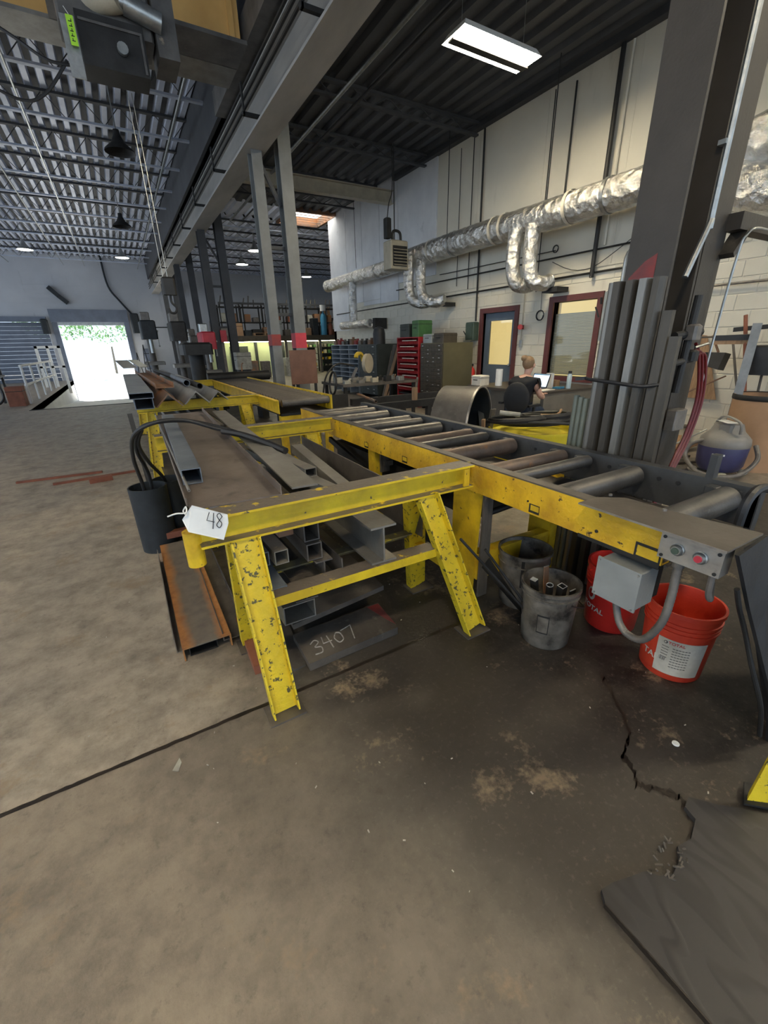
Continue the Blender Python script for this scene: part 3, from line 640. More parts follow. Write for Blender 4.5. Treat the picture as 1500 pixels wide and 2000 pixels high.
# ------------------------------------------------------------ sawhorses
def horse(x0, x1, y, label, lx=(.31, 1.39), tx=(.28, 1.17), ztop=.905, detail=True):
    o = root('sawhorse', label, 'sawhorse', ((x0 + x1) / 2, y, 0), None)
    zb = ztop - .12
    MB().ext(ibeam(.11, .12, .010, .010), (x0, y, ztop - .06), (x1, y, ztop - .06)).build('beam', 'yellow_beam', o, 0)
    for i in (0, 1):
        for s, yf in ((-1, y - .20), (1, y + .33)):
            a = V((tx[i], y + s * .035, zb)); b = V((lx[i], yf, .012))
            MB().ext(chan(.115, .05, .007), a, b, (0, s, 0)).build('leg', 'yellow_leg', o, 0)
            MB().box(b.x - .08, b.x + .08, yf - .06, yf + .06, 0, .008).build('foot_plate', 'steel', o, 0)
        # side tie between the two legs
        f = .40
        p = V((tx[i], y - .035, zb)).lerp(V((lx[i], y - .20, 0)), 1 - f / zb); q = V((tx[i], y + .035, zb)).lerp(V((lx[i], y + .33, 0)), 1 - f / zb)
        MB().bar(p, q, .05, .04).build('side_tie', 'yellow', o, 0)
    z = .50
    for s, yy in ((-1, y - .11), (1, y + .17)):
        k = (zb - z) / zb
        xa = tx[0] + (lx[0] - tx[0]) * k + .055; xb = tx[1] + (lx[1] - tx[1]) * k - .055
        st = MB().ext([(0, 0), (.085 * 1, 0), (.085, -.006), (.006, -.006), (.006, -.045), (0, -.045)] if s < 0 else [(0, 0), (-.06, 0), (-.06, -.006), (-.006, -.006), (-.006, -.045), (0, -.045)],
                      (xb, yy, z + .02), (xa, yy, z + .02))
        st.build('stretcher', 'yellow_beam' if s < 0 else 'yellow_dirty', o, 0)
    return o
h1 = horse(.12, 1.47, 1.65, 'nearest yellow steel sawhorse with a white number tag on its beam')
MB().cyl((.10, 1.66, .70), (.10, 1.66, .845), .034, 18).build('end_post', 'yellow', h1)
MB().box(1.40, 1.435, 1.59, 1.60, .80, .89).build('end_stop', 'yellow', h1, 0)
horse(.10, 1.50, 3.52, 'second yellow sawhorse back, holding the far end of the steel tray', (.31, 1.38), (.30, 1.30))
horse(.05, 1.50, 5.9, 'third yellow sawhorse back, under the pile of angle iron', (.12, 1.38), (.2, 1.30))
horse(.05, 1.50, 9.3, 'fourth yellow sawhorse, farthest back beside the second roller table', (.12, 1.38), (.2, 1.30))

tg = root('number_tag', 'white paper tag with handwritten 48 wired to the nearest sawhorse beam', 'tag', (.15, 1.55, .85))
tp = [V((.075, 1.585, .925)), V((.115, 1.575, .975)), V((.225, 1.545, .925)), V((.222, 1.535, .895)), V((.195, 1.53, .835)), V((.085, 1.555, .885))]
nrm = V((-.25, -1, .1)).normalized() * .0015
tm = MB().add([p - nrm for p in tp] + [p + nrm for p in tp], [tuple(range(6)), tuple(range(11, 5, -1))] + [(i, (i + 1) % 6, (i + 1) % 6 + 6, i + 6) for i in range(6)])
tm.build('card', 'white', tg, 0)
def stroke(pts, r): return MB().tube(smoothpath(pts, 4), r, 5)
def tagp(u, v):   # u along the card, v up
    a = V((.085, 1.5505, .905)); du = V((.225, 1.535, .865)) - a; dv = V((.010, .004, .062)); return a + du * u + dv * v + nrm * 1.6
MB().tube([tagp(.50, 1.0), tagp(.44, .50), tagp(.62, .44)], .0016, 5).tube([tagp(.60, .98), tagp(.58, .02)], .0016, 5).tube(
    smoothpath([tagp(.80, .80), tagp(.74, .98), tagp(.68, .84), tagp(.72, .62), tagp(.79, .38), tagp(.74, .12), tagp(.67, .26), tagp(.72, .5), tagp(.80, .80)], 4), .0016, 5).build('digits', 'ink', tg)
MB().tube(smoothpath([(.03, 1.56, .955), (.06, 1.565, .958), (.09, 1.565, .955), (.095, 1.585, .97), (.085, 1.60, .95), (.09, 1.565, .945)]), .0028, 6).build('wire', 'white', tg)

# ------------------------------------------------------------ roller conveyors
CX0, CX1, CY0, CY1, CZ = 1.53, 2.27, .66, 4.35, .885
cv = root('roller_conveyor', 'long yellow sided roller conveyor with push buttons at its near end', 'conveyor', (1.9, 2.5, 0))
MB().ext([(0, 0), (0, .15), (.055, .15), (.055, .142), (.008, .142), (.008, .008), (.055, .008), (.055, 0)], (CX0, CY0, CZ - .155), (CX0, CY1, CZ - .155)).build('side_rail', 'yellow_rail', cv, 0)
MB().box(CX0, CX0 + .06, .97, CY1, CZ - .004, CZ + .002).build('rail_cap', 'steel', cv, 0)
MB().ext([(0, 0), (0, .18), (.06, .18), (.06, .172), (.008, .172), (.008, .008), (.06, .008), (.06, 0)], (CX1 - .03, CY0, CZ - .18), (CX1 - .03, CY1, CZ - .18)).build('side_rail', 'rail_grey', cv, 0)
MB().box(CX1 - .03, CX1 + .02, CY0 - .005, CY0 + .02, CZ - .2, CZ + .004).build('rail_end', 'rail_grey', cv, 0)
MB().box(CX0 + .05, CX0 + .056, 1.0, CY1, CZ - .15, CZ - .02).build('rail_lining', 'rail_grey', cv, 0)
MB().box(CX0 + .07, CX1 - .05, CY0 + .01, CY1 - .05, CZ - .19, CZ - .18).build('drip_pan', 'steel', cv, 0)
ry = [(.76, .056, 'roller'), (1.18, .052, 'roller'), (1.46, .034, 'roller'), (1.63, .042, 'rust_roller'), (2.04, .052, 'rust_roller'), (2.30, .034, 'roller'), (2.47, .042, 'rust_roller'),
      (2.86, .052, 'roller'), (3.13, .034, 'roller'), (3.32, .042, 'roller'), (3.72, .052, 'roller'), (3.98, .034, 'roller'), (4.15, .042, 'roller')]
for y, r, m in ry:
    ax = CZ - .008 - r
    MB().tube([(CX0 + .075, y, ax), (CX0 + .082, y, ax), (CX1 - .062, y, ax), (CX1 - .055, y, ax)], [r * .8, r, r, r * .8], 24).build('roller', m, cv, 40)
    sh = MB().cyl((CX0 + .055, y, ax), (CX1 - .03, y, ax), .012, 8)
    sh.bev(CX1 - .085, CX1 - .03, y + r * .6, y + r * .6 + .055, CZ - .055, CZ - .018, .006); sh.build('bearing_block', 'rail_grey', cv)
hl = MB()
for y in (.98, 1.07, 1.34, 1.86, 2.20, 2.72, 3.05, 3.55, 3.85): hl.cyl((CX1 - .034, y, CZ - .055), (CX1 - .031, y, CZ - .055), .011, 12)
hl.build('bolt_holes', 'black', cv)
# rail notches, screws and scuffs
for y in (1.24, 2.35, 2.9):
    MB().box(CX0 - .002, CX0 + .001, y - .03, y + .03, CZ - .145, CZ - .102).build('notch', 'steel_dark', cv, 0)
    MB().box(CX0 - .005, CX0 - .002, y - .028, y + .018, CZ - .132, CZ - .106).build('notch_plate', 'yellow', cv, 0)
MB().box(CX0 - .002, CX0 + .001, .665, .76, CZ - .155, CZ - .095).box(CX0 - .001, CX0 + .03, .665, 1.0, CZ - .168, CZ - .152).build('notch', 'steel_dark', cv, 0)
MB().box(CX0 - .005, CX0 - .002, .67, .75, CZ - .145, CZ - .105).build('notch_plate', 'yellow', cv, 0)
MB().cyl((CX0 - .004, .92, CZ - .115), (CX0, .92, CZ - .115), .007, 10).cyl((CX0 - .004, 1.28, CZ - .095), (CX0, 1.28, CZ - .095), .005, 10).build('screw', 'steel_dark', cv)
MB().cyl((CX0 - .018, 1.70, CZ - .075), (CX0 - .018, 1.70, CZ + .004), .017, 14).build('clamp_pin', 'yellow_dirty', cv)
MB().add([(1.455, .97, CZ + .003), (1.455, .46, CZ + .003), (1.70, .46, CZ + .003), (1.66, .72, CZ + .003), (1.66, .90, CZ + .003), (1.57, .97, CZ + .003), (1.455, .97, CZ + .010), (1.455, .46, CZ + .010), (1.70, .46, CZ + .010), (1.66, .72, CZ + .010), (1.66, .90, CZ + .010), (1.57, .97, CZ + .010)],
         [(5, 4, 3, 2, 1, 0), (6, 7, 8, 9, 10, 11)] + [(i, (i + 1) % 6, (i + 1) % 6 + 6, i + 6) for i in range(6)]).build('cover_plate', 'cover', cv, 0)
MB().bar((1.455, .97, CZ + .007), (1.455, .46, CZ + .007), .003, .007).build('plate_edge', 'edge', cv, 0)
MB().cyl((1.63, .95, CZ + .01), (1.63, .95, CZ + .017), .008, 8).cyl((1.64, .74, CZ + .01), (1.64, .74, CZ + .017), .008, 8).build('screw', 'edge', cv)
pn = MB().box(1.495, 1.50, .475, .665, CZ - .105, CZ - .012).box(1.50, 1.56, .475, .50, CZ - .105, CZ - .012).build('button_panel', 'zinc', cv, 0); pn['_w'] = tuple(cv.location)
for y, m in ((.605, 'green'), (.535, 'redpaint')):
    q = MB().tube([(1.495, y, CZ - .055), (1.488, y, CZ - .055), (1.486, y, CZ - .055)], [.022, .022, .017], 18).tube([(1.486, y, CZ - .055), (1.476, y, CZ - .055)], [.017, .015], 18).build('button_collar', 'galv', pn)
    MB().tube([(1.477, y, CZ - .055), (1.470, y, CZ - .055)], [.012, .011], 16).build('button', {'green': 'greenbox', 'redpaint': 'redsign'}[m], pn)
sc = MB()
for y in (.488, .652):
    for z in (CZ - .094, CZ - .024): sc.cyl((1.495, y, z), (1.492, y, z), .006, 10)
sc.build('screws', 'steel_dark', pn)
jb_ = MB().bev(1.50, 1.62, .70, .865, CZ - .36, CZ - .20, .004).build('junction_box', 'box_grey', cv); jb_['_w'] = tuple(cv.location)
MB().box(1.490, 1.4985, .695, .87, CZ - .365, CZ - .195).build('lid', 'box_grey', jb_, 0)
ss = MB()
for y in (.705, .86):
    for z in (CZ - .355, CZ - .205): ss.cyl((1.489, y, z), (1.484, y, z), .004, 8)
ss.build('lid_screws', 'galv', jb_)
MB().box(1.62, 1.65, .70, .75, CZ - .34, CZ - .14).box(1.56, 1.66, .68, .86, CZ - .19, CZ - .165).build('bracket', 'steel_dark', cv, 0)
cp = smoothpath([(1.515, .60, CZ - .105), (1.512, .597, CZ - .16), (1.505, .592, CZ - .25), (1.495, .597, CZ - .35), (1.495, .64, CZ - .45), (1.50, .70, CZ - .47), (1.51, .75, CZ - .44), (1.53, .79, CZ - .365)], 14)
rr = [.0135 + (.0012 if i % 2 else 0) for i in range(len(cp))]
MB().tube(cp, rr, 12).cyl((1.515, .60, CZ - .125), (1.515, .60, CZ - .09), .019, 12).build('flex_conduit', 'conduit', cv)
MB().tube(smoothpath([(1.52, .50, CZ - .1), (1.53, .50, CZ - .18), (1.56, .50, CZ - .215), (1.62, .53, CZ - .18)]), .010, 8).build('loose_cable', 'conduit', cv)
# legs
def leg(o, x0, x1, y0, y1, z0, z1, m='yellow', taper=0):
    mb = MB().add([(x0, y0 + taper, z0), (x1, y0 + taper, z0), (x1, y1, z0), (x0, y1, z0), (x0, y0, z1), (x1, y0, z1), (x1, y1, z1), (x0, y1, z1)],
                  [(3, 2, 1, 0), (4, 5, 6, 7), (0, 1, 5, 4), (1, 2, 6, 5), (2, 3, 7, 6), (3, 0, 4, 7)]); return mb.build('leg', m, o, 0)
leg(cv, 1.56, 1.57, 1.62, 1.86, 0, CZ - .15, 'yellow', .04); leg(cv, 1.57, 1.64, 1.61, 1.622, .06, CZ - .15, 'woodgrey'); leg(cv, 2.18, 2.24, 1.62, 1.80, 0, CZ - .17)
leg(cv, 1.56, 1.62, 2.82, 2.93, .0, CZ - .15); leg(cv, 2.18, 2.24, 2.82, 2.93, 0, CZ - .17); leg(cv, 1.56, 1.64, 4.10, 4.22, 0, CZ - .15); leg(cv, 2.18, 2.24, 4.10, 4.22, 0, CZ - .17)
MB().box(1.57, 2.2, 1.63, 1.70, .17, .34).build('cross_member', 'yellow', cv, 0)
MB().box(1.60, 1.68, 2.80, 2.98, .55, .70).box(1.62, 1.70, 2.78, 3.0, .60, .64).build('bearing_support', 'woodgrey', cv, 0)
MB().bar((1.65, 2.0, .62), (1.65, 3.9, .25), .03, .05).bar((1.65, 2.0, .25), (1.65, 3.9, .62), .03, .05).box(1.60, 1.66, 1.9, 4.1, .20, .25).build('brace', 'steel_dark', cv, 0)
MB().cyl((1.7, 1.75, .52), (2.2, 1.75, .55), .02, 10).box(1.72, 2.16, 1.9, 3.9, .45, .60).build('drive_guard', 'steel_dark', cv)

c2v = root('roller_conveyor', 'second roller conveyor farther back with tightly packed rollers', 'conveyor', (1.85, 7.2, 0))
X0, X1, Y0, Y1, Z2 = 1.50, 2.18, 5.0, 9.2, .905
MB().ext([(0, 0), (0, .16), (-.05, .16), (-.05, .15), (-.008, .15), (-.008, 0)], (X0, Y0, Z2 - .16), (X0, Y1, Z2 - .16)).build('side_rail', 'yellow', c2v, 0)
MB().box(X1 - .02, X1, Y0, Y1, Z2 - .16, Z2 + .015).build('side_rail', 'yellow', c2v, 0)
MB().box(X0 + .02, X1, Y0 + .02, Y1, Z2 - .19, Z2 - .16).build('base_pan', 'steel_dark', c2v, 0)
rp = None; y = Y0 + .06
while y < Y1 - .05:
    if rp is None: rp = MB().tube([(X0 + .05, y, Z2 - .045), (X1 - .025, y, Z2 - .045)], .045, 14).build('roller', 'steel', c2v); y0_ = y
    else: q = rp.copy(); COL.objects.link(q); q.location = rp.location + V((0, y - y0_, 0))
    y += .13
for (x, y) in ((X0 + .02, 5.03), (X1 - .08, 5.03), (X0 + .02, 7.0), (X1 - .08, 7.0), (X0 + .02, 9.1), (X1 - .08, 9.1)):
    MB().box(x, x + .07, y, y + .09, 0, Z2 - .16).build('leg', 'yellow', c2v, 0)
for q in (Z2 - .26, .12): MB().box(X0 + .09, X1 - .08, 5.03, 5.07, q, q + .085).build('cross_member', 'yellow', c2v, 0)

# ------------------------------------------------------------ steel stock on and under the sawhorses
def bar_thing(name, prof, p0, p1, m, label, cat='steel bar', up=(0, 0, 1), grp=None, holl=None, pipe=None, ends=None):
    mb = MB()
    if holl: mb.hollow(*holl, p0, p1, up)
    elif pipe: mb.pipe(p0, p1, *pipe)
    else: mb.ext(prof, p0, p1, up)
    return solo(name, mb, m, label, cat, grp, 30)
G1 = 'steel stock under the nearest sawhorse'
zt = .905
tr = MB(); a0, a1, b0, b1 = V((.115, 1.72, zt + .004)), V((.475, 1.70, zt + .004)), V((.185, 4.6, zt + .004)), V((.60, 4.6, zt + .004))
def slab(mb, P, t=(0, 0, .006)):
    t = V(t); n = len(P); return mb.add([V(p) for p in P] + [V(p) + t for p in P], [tuple(range(n - 1, -1, -1)), tuple(range(n, 2 * n))] + [(i, (i + 1) % n, (i + 1) % n + n, i + n) for i in range(n)])
slab(tr, [a0, a1, b1, b0]); slab(tr, [a1, b1, b1 + V((0, 0, .045)), a1 + V((0, 0, .045))], (.005, 0, 0)); slab(tr, [a0 + V((0, .06, 0)), b0, b0 + V((0, 0, .035)), a0 + V((0, .06, .035))], (-.005, 0, 0))
for v in tr.v: v.z -= .004
solo('steel_tray', tr, 'steel_tray', 'wide brown steel tray with a turned-up edge lying on the nearest sawhorse', 'steel sheet', smooth=0)
bar_thing('square_tube', None, (.175, 2.06, zt + .045), (.245, 4.0, zt + .045), 'steel_blue', 'blue-grey rectangular tube lying on the left of the brown tray', holl=(.085, .072, .004))
bar_thing('steel_rod', None, (.135, 1.84, zt + .046), (.17, 4.3, zt + .046), 'steel_light', 'thin bright rod along the left edge of the brown tray', pipe=(.006, .003))
# the pile right of the tray
bar_thing('flat_bar', [(-.06, 0), (.06, 0), (.06, .008), (-.06, .008)], (.60, 1.74, zt + .002), (.74, 4.5, zt + .002), 'steel_light', 'wide flat bar right of the brown tray')
bar_thing('square_tube', None, (.80, 2.20, .83), (.74, 3.3, .80), 'steel_light', 'short rectangular tube whose end shows in the gap, upper of two', holl=(.07, .05, .004))
bar_thing('square_tube', None, (.86, 2.0, .755), (.72, 3.3, .745), 'steel_light', 'rectangular tube just below the short one in the gap', holl=(.07, .05, .004))
bar_thing('square_tube', None, (.98, 2.02, .70), (.98, 2.95, .80), 'steel_light', 'stubby pale tube tilted against the standing plate', holl=(.075, .06, .005))
solo('steel_plate', slab(MB(), [(1.235, 1.73, .50), (1.18, 3.4, .53), (1.18, 3.4, .79), (1.235, 1.73, .735)], (.008, 0, 0)), 'steel', 'tall dark steel plate standing on edge inside the nearest sawhorse', 'steel plate', smooth=0)
sh = .522
bar_thing('steel_beam', ibeam(.135, .19, .010, .008), (.895, 1.555, sh + .096), (.93, 3.7, sh + .096), 'steel_light', 'I-beam with its top flange catching the light, on the nearest sawhorse shelf')
bar_thing('square_tube', None, (.595, 1.70, .70), (.60, 3.8, .70), 'steel', 'hollow square tube, upper of the stacked two under the sawhorse beam', holl=(.075, .085, .006))
bar_thing('square_tube', None, (.595, 1.68, .61), (.60, 3.8, .61), 'steel', 'hollow square tube, lower of the stacked two under the sawhorse beam', holl=(.075, .085, .006))
bar_thing('tee_bar', tee(.085, .09, .007), (.63, 1.66, .563), (.62, 3.8, .563), 'steel', 'tee bar with a flat top below the stacked square tubes', )
bar_thing('angle_iron', angle(.05, .12, .006), (.70, 1.62, .45), (.69, 3.8, .45), 'steel', 'angle iron with a tall thin leg beside the I-beam')
bar_thing('square_tube', None, (.435, 1.66, .635), (.36, 3.8, .64), 'steel_light', 'square tube with a pale outlined open end, right of the near left leg', holl=(.062, .066, .004))
bar_thing('square_tube', None, (.355, 1.68, .635), (.29, 3.8, .64), 'steel_blue', 'square tube partly hidden behind the near left leg', holl=(.062, .066, .004))
bar_thing('square_bar', [(-.035, -.04), (.035, -.04), (.035, .04), (-.035, .04)], (.50, 1.78, .715), (.45, 3.8, .715), 'rust', 'solid red-tinged bar beside the stacked square tubes')
bar_thing('square_tube', None, (.385, 1.60, .49), (.36, 3.8, .50), 'steel_blue', 'larger rectangular tube low behind the near left leg', holl=(.085, .075, .005))
bar_thing('steel_beam', ibeam(.11, .10, .009, .007), (.53, 1.66, .43), (.52, 3.8, .43), 'steel', 'dark beam low in the sawhorse under the tee bar')
bar_thing('rectangular_tube', None, (.50, 1.70, .30), (.48, 3.8, .30), 'steel_light', 'wide rectangular tube with a pale lower lip under the shelf', holl=(.16, .10, .006))
solo('steel_plate', slab(MB(), [(.50, 1.85, .10), (1.10, 1.93, .10), (1.12, 3.4, .10), (.52, 3.4, .10)], (0, 0, .03)), 'steel', 'broad dusty plate lying above the chalk numbered plate', 'steel plate', smooth=0)
solo('wood_block', MB().box(.55, 1.05, 2.05, 2.14, 0, .10).box(.55, 1.05, 3.1, 3.2, 0, .10), 'woodgrey', 'grimy timber packers under the broad dusty plate', 'wood')
p34 = root('steel_plate', 'thick steel plate on the floor with 3407 in chalk', 'steel plate', (.76, 1.75, 0))
slab(MB(), [(.495, 1.62, .002), (1.015, 1.635, .002), (1.04, 1.90, .002), (.50, 1.88, .002)], (0, 0, .045)).build('plate', 'steel', p34, 0)
slab(MB(), [(1.00, 1.72, .0475), (1.02, 1.66, .0475), (1.035, 1.89, .0475), (.96, 1.89, .0475)], (0, 0, .0006)).build('red_mark', 'redpaint', p34, 0)
cz = .0485
def ch(pts): return [V((.545 + u * .24, 1.655 + v * .115 + u * .02, cz)) for u, v in pts]
dg = MB()
for pts in ([(.02, .85), (.14, 1.0), (.2, .78), (.08, .56), (.2, .40), (.16, .08), (.0, .10)], [(.32, 1.0), (.28, .55), (.48, .52)], [(.44, .95), (.42, .05)],
            [(.66, .9), (.56, .6), (.6, .2), (.72, .3), (.74, .75), (.66, .9)], [(.78, .90), (1.06, 1.0), (.94, .02)]):
    dg.tube(smoothpath(ch(pts), 5) if len(pts) > 3 else ch(pts), .0035, 5)
dg.build('chalk_digits', 'chalk', p34)
solo('steel_plate', slab(MB(), [(.38, 1.78, .0), (.43, 1.66, .0), (.49, 1.67, .0), (.53, 2.1, .0), (.40, 2.2, .0)], (0, 0, .012)), 'steel', 'thin dark offcut on the floor left of the chalk numbered plate', 'steel plate', smooth=0)
# left floor stock
ch_ = MB().ext([(-.12, .075), (-.12, .0), (-.113, .0), (-.113, .068), (.113, .068), (.113, .0), (.12, .0), (.12, .075)], (.09, 2.03, 0), (.09, 3.45, 0))
solo('steel_channel', ch_, 'rustchan', 'rusty brown wide channel lying web-up on the floor at left', 'steel channel', smooth=0)
bar_thing('rectangular_tube', None, (.07, 2.05, .030), (.07, 3.2, .030), 'steel_dark', 'flat tube tucked inside the rusty channel', holl=(.14, .05, .004))
bar_thing('angle_iron', angle(.03, .11, .005), (-.06, 2.12, .0), (-.055, 3.3, .0), 'steel_light', 'thin upright angle along the left side of the rusty channel')
bar_thing('steel_channel', chan(.13, .05, .006), (.235, 2.05, .03), (.25, 3.9, .03), 'steel', 'brown channel on the floor between the rusty channel and the sawhorse leg')
bar_thing('wood_block', [(-.03, 0), (.03, 0), (.03, .05), (-.03, .05)], (.285, 1.74, 0), (.30, 2.2, 0), 'woodred', 'short red-brown timber beside the near left sawhorse leg', 'wood')
solo('wood_block', MB().box(-.02, .2, 3.48, 3.54, .10, .15), 'woodred', 'small red timber end behind the rusty channel', 'wood')
# black bin of offcuts with cables
bn = root('black_bin', 'black metal cylinder bin holding cable ends left of the tray', 'bin', (-.02, 3.60, 0))
MB().lathe([(.001, 0), (.13, 0), (.135, .52), (.125, .52), (.12, .02), (.001, .02)], (-.02, 3.60, 0), 28).build('body', 'blackmat', bn)
solo('black_can', MB().lathe([(.001, 0), (.115, 0), (.12, .50), (.11, .50), (.105, .02), (.001, .02)], (.13, 3.80, 0), 24), 'blackmat', 'second black open cylinder tucked behind the first beside the sawhorse', 'bin')
for i, pts in enumerate((
        [(-.04, 3.55, .30), (-.045, 3.5, .56), (-.06, 3.35, .80), (-.02, 3.2, .98), (.12, 3.1, 1.06), (.30, 3.15, 1.045), (.46, 3.05, .99), (.62, 2.9, .95), (.72, 2.7, .90)],
        [(.0, 3.62, .30), (.01, 3.6, .60), (-.03, 3.42, .84), (.02, 3.28, 1.0), (.14, 3.2, 1.045), (.32, 3.22, 1.03), (.5, 3.1, .985), (.66, 2.92, .93)],
        [(.13, 3.76, .30), (.11, 3.72, .52), (.03, 3.5, .72), (-.01, 3.38, .88), (.03, 3.3, .99)])):
    solo('cable', MB().tube(smoothpath(pts, 8), .013, 8), 'black', ['thick black cable arching out of the bin over the tray, outer', 'thick black cable arching out of the bin over the tray, inner', 'short black cable hanging into the second black can'][i], 'cable')
solo('cable_sleeve', MB().tube(smoothpath([(.50, 3.02, .97), (.60, 2.88, .955), (.70, 2.66, .925), (.76, 2.5, .90)]), [.022] * 19, 8), 'black', 'fat black sleeve on the cable end over the flat bar', 'cable')
solo('steel_beam', MB().ext(chan(.06, .035, .005), (.0, 3.75, 0.0), (-.04, 4.1, 1.0), (1, 0, 0)), 'steel_dark', 'dark channel leaning upright behind the black bin', 'steel bar')

# pile on the third and fourth sawhorses
def tent(a, t): k = a * .707; return [(-k, 0), (-k + t * 1.4, 0), (0, k - t * 1.4), (k - t * 1.4, 0), (k, 0), (0, k)]
GP = 'angle iron pile behind the tray'
bar_thing('angle_iron', tent(.20, .014), (.37, 5.25, .905), (.36, 9.8, .905), 'rust', 'large rusty angle iron, tent-wise, left one of the pile')
bar_thing('angle_iron', tent(.20, .014), (.665, 5.35, .905), (.655, 9.8, .905), 'steel_light', 'large grey angle iron, tent-wise, right one of the pile')
bar_thing('angle_iron', tent(.16, .012), (.93, 5.5, .905), (.92, 9.8, .905), 'steel_light', 'smaller grey angle iron right of the two big ones')
bar_thing('rectangular_tube', None, (.125, 5.2, .965), (.12, 9.8, .965), 'steel_blue', 'blue-grey rectangular tube at the left end of the pile', holl=(.18, .12, .008))
bar_thing('rectangular_tube', None, (.11, 5.0, 1.06), (.10, 9.0, 1.06), 'steel_blue', 'flat tube lying on the blue-grey tube at the pile left', holl=(.22, .06, .006))
bar_thing('steel_channel', chan(.20, .06, .008), (.40, 5.9, 1.055), (.30, 9.8, 1.06), 'rust', 'rusty channel across the tops of the angle irons')
bar_thing('round_bar', None, (.66, 6.0, 1.09), (.64, 9.4, 1.09), 'steel_blue', 'pipe lying on top of the angle iron pile', pipe=(.04, .006))
bar_thing('round_bar', None, (.78, 5.8, 1.06), (.52, 9.2, 1.12), 'steel_dark', 'dark strap-like bar on the right of the angle pile', pipe=(.035, .005))
bar_thing('steel_sheet', [(-.10, 0), (.10, 0), (.10, .01), (-.10, .01)], (.12, 8.6, 1.20), (.02, 9.6, 1.30), 'sheetbright', 'bright flat strip sticking up at the back of the pile')
bar_thing('steel_sheet', [(-.07, 0), (.07, 0), (.07, .01), (-.07, .01)], (.34, 8.7, 1.20), (.20, 9.7, 1.30), 'sheetbright', 'second bright strip sticking up right of the first')
bar_thing('steel_beam', ibeam(.15, .15, .01, .008), (.25, 4.75, .075), (.22, 8.5, .075), 'steel', 'dark beam on the floor under the angle pile')
bar_thing('rectangular_tube', None, (.50, 4.7, .06), (.48, 8.5, .06), 'steel_light', 'pale tube on the floor beside the dark beam', holl=(.14, .11, .006))
bar_thing('steel_beam', ibeam(.18, .18, .01, .008), (.75, 4.9, .62), (.75, 8.5, .62), 'steel', 'deep dark beam on the third sawhorse shelf')
bar_thing('steel_channel', chan(.2, .07, .008), (.5, 4.9, .53), (.5, 8.5, .53), 'steel_light', 'channel on the third sawhorse shelf, left of the deep beam')
bar_thing('rectangular_tube', None, (1.0, 5.1, .58), (1.0, 8.5, .58), 'steel', 'tube on the third sawhorse shelf, right of the deep beam', holl=(.14, .11, .006))
bar_thing('steel_plate', [(-.2, 0), (.2, 0), (.2, .02), (-.2, .02)], (.75, 3.9, .525), (.75, 5.9, .525), 'steel', 'dark plate bridging the second and third sawhorse shelves')
for i, (x, y, a) in enumerate(((-.55, 6.2, .3), (-.95, 6.55, -.15))):
    solo('wood_strip', MB().bar((x - .45, y, .012), (x + .45, y + a * .3, .012), .05, .022), 'woodred', ['thin reddish timber on the floor left of the pile, nearer', 'thin reddish timber on the floor left of the pile, farther'][i], 'wood')
solo('wood_block', MB().bar((-.62, 6.02, .03), (-.38, 6.06, .03), .07, .06), 'woodred', 'short red wood block lying on the open floor at left', 'wood')

# ------------------------------------------------------------ pails and buckets
def pail(name, label, c, r0, r1, hh, m, ribs=True, rib_z=(.70, .76, .82)):
    o = root(name, label, 'bucket', c)
    pr = [(.001, 0), (r0 - .006, 0), (r0, .008)]
    for f in rib_z if ribs else ():
        z = hh * f; r = r0 + (r1 - r0) * f; pr += [(r, z - .005), (r + .006, z - .003), (r + .006, z + .004), (r, z + .006)]
    pr += [(r1, hh - .02), (r1 + .006, hh - .018), (r1 + .006, hh), (r1 - .004, hh), (r1 - .006, hh - .01), (r0 - .006, .012), (.001, .012)]
    MB().lathe(pr, c, 40).build('body', m, o, 50); return o
def wrap(name, m, parent, c, r0, r1, hh, a0, a1, f0, f1, off=.0015, seg=14):
    mb = MB(); vs = []
    for k in range(seg + 1):
        a = a0 + (a1 - a0) * k / seg
        for f in (f0, f1):
            for d in (off, off + .0006):
                r = r0 + (r1 - r0) * f + d; vs.append((c[0] + r * math.cos(a), c[1] + r * math.sin(a), c[2] + hh * f))
    fs = []
    for k in range(seg):
        i = 4 * k; j = i + 4; fs += [(i + 1, j + 1, j + 3, i + 3), (i, i + 2, j + 2, j), (i, j, j + 1, i + 1), (i + 2, i + 3, j + 3, j + 2)]
    fs += [(0, 1, 3, 2), (4 * seg, 4 * seg + 2, 4 * seg + 3, 4 * seg + 1)]
    return mb.add(vs, fs).build(name, m, parent)
def text_on(name, txt, m, parent, c, r0, r1, hh, a, f, size, off=.0035, tilt=0.):
    cu = bpy.data.curves.new('t', 'FONT'); cu.body = txt; cu.size = size; cu.align_x = 'CENTER'; cu.extrude = .0005; cu.offset = size * .012
    t = bpy.data.objects.new('t', cu); COL.objects.link(t); bpy.context.view_layer.update()
    me = bpy.data.meshes.new_from_object(t.evaluated_get(bpy.context.evaluated_depsgraph_get())); bpy.data.objects.remove(t)
    mb = MB(); vs = []
    for v in me.vertices:
        x, y = v.co.x * math.cos(tilt) - v.co.y * math.sin(tilt), v.co.x * math.sin(tilt) + v.co.y * math.cos(tilt)
        ff = f + y / hh; r = r0 + (r1 - r0) * ff + off + v.co.z; aa = a + x / (r0 + (r1 - r0) * ff)
        vs.append((c[0] + r * math.cos(aa), c[1] + r * math.sin(aa), c[2] + hh * ff))
    mb.add(vs, [tuple(p.vertices) for p in me.polygons]); bpy.data.meshes.remove(me)
    return mb.build(name, m, parent, 0)
P1 = (1.68, 1.20, 0)
pa = pail('metal_pail', 'grimy grey metal pail full of steel offcuts, nearest under the conveyor', P1, .122, .143, .345, 'pail', True, (.86,))
ca = math.atan2(-1.2, -1.68)
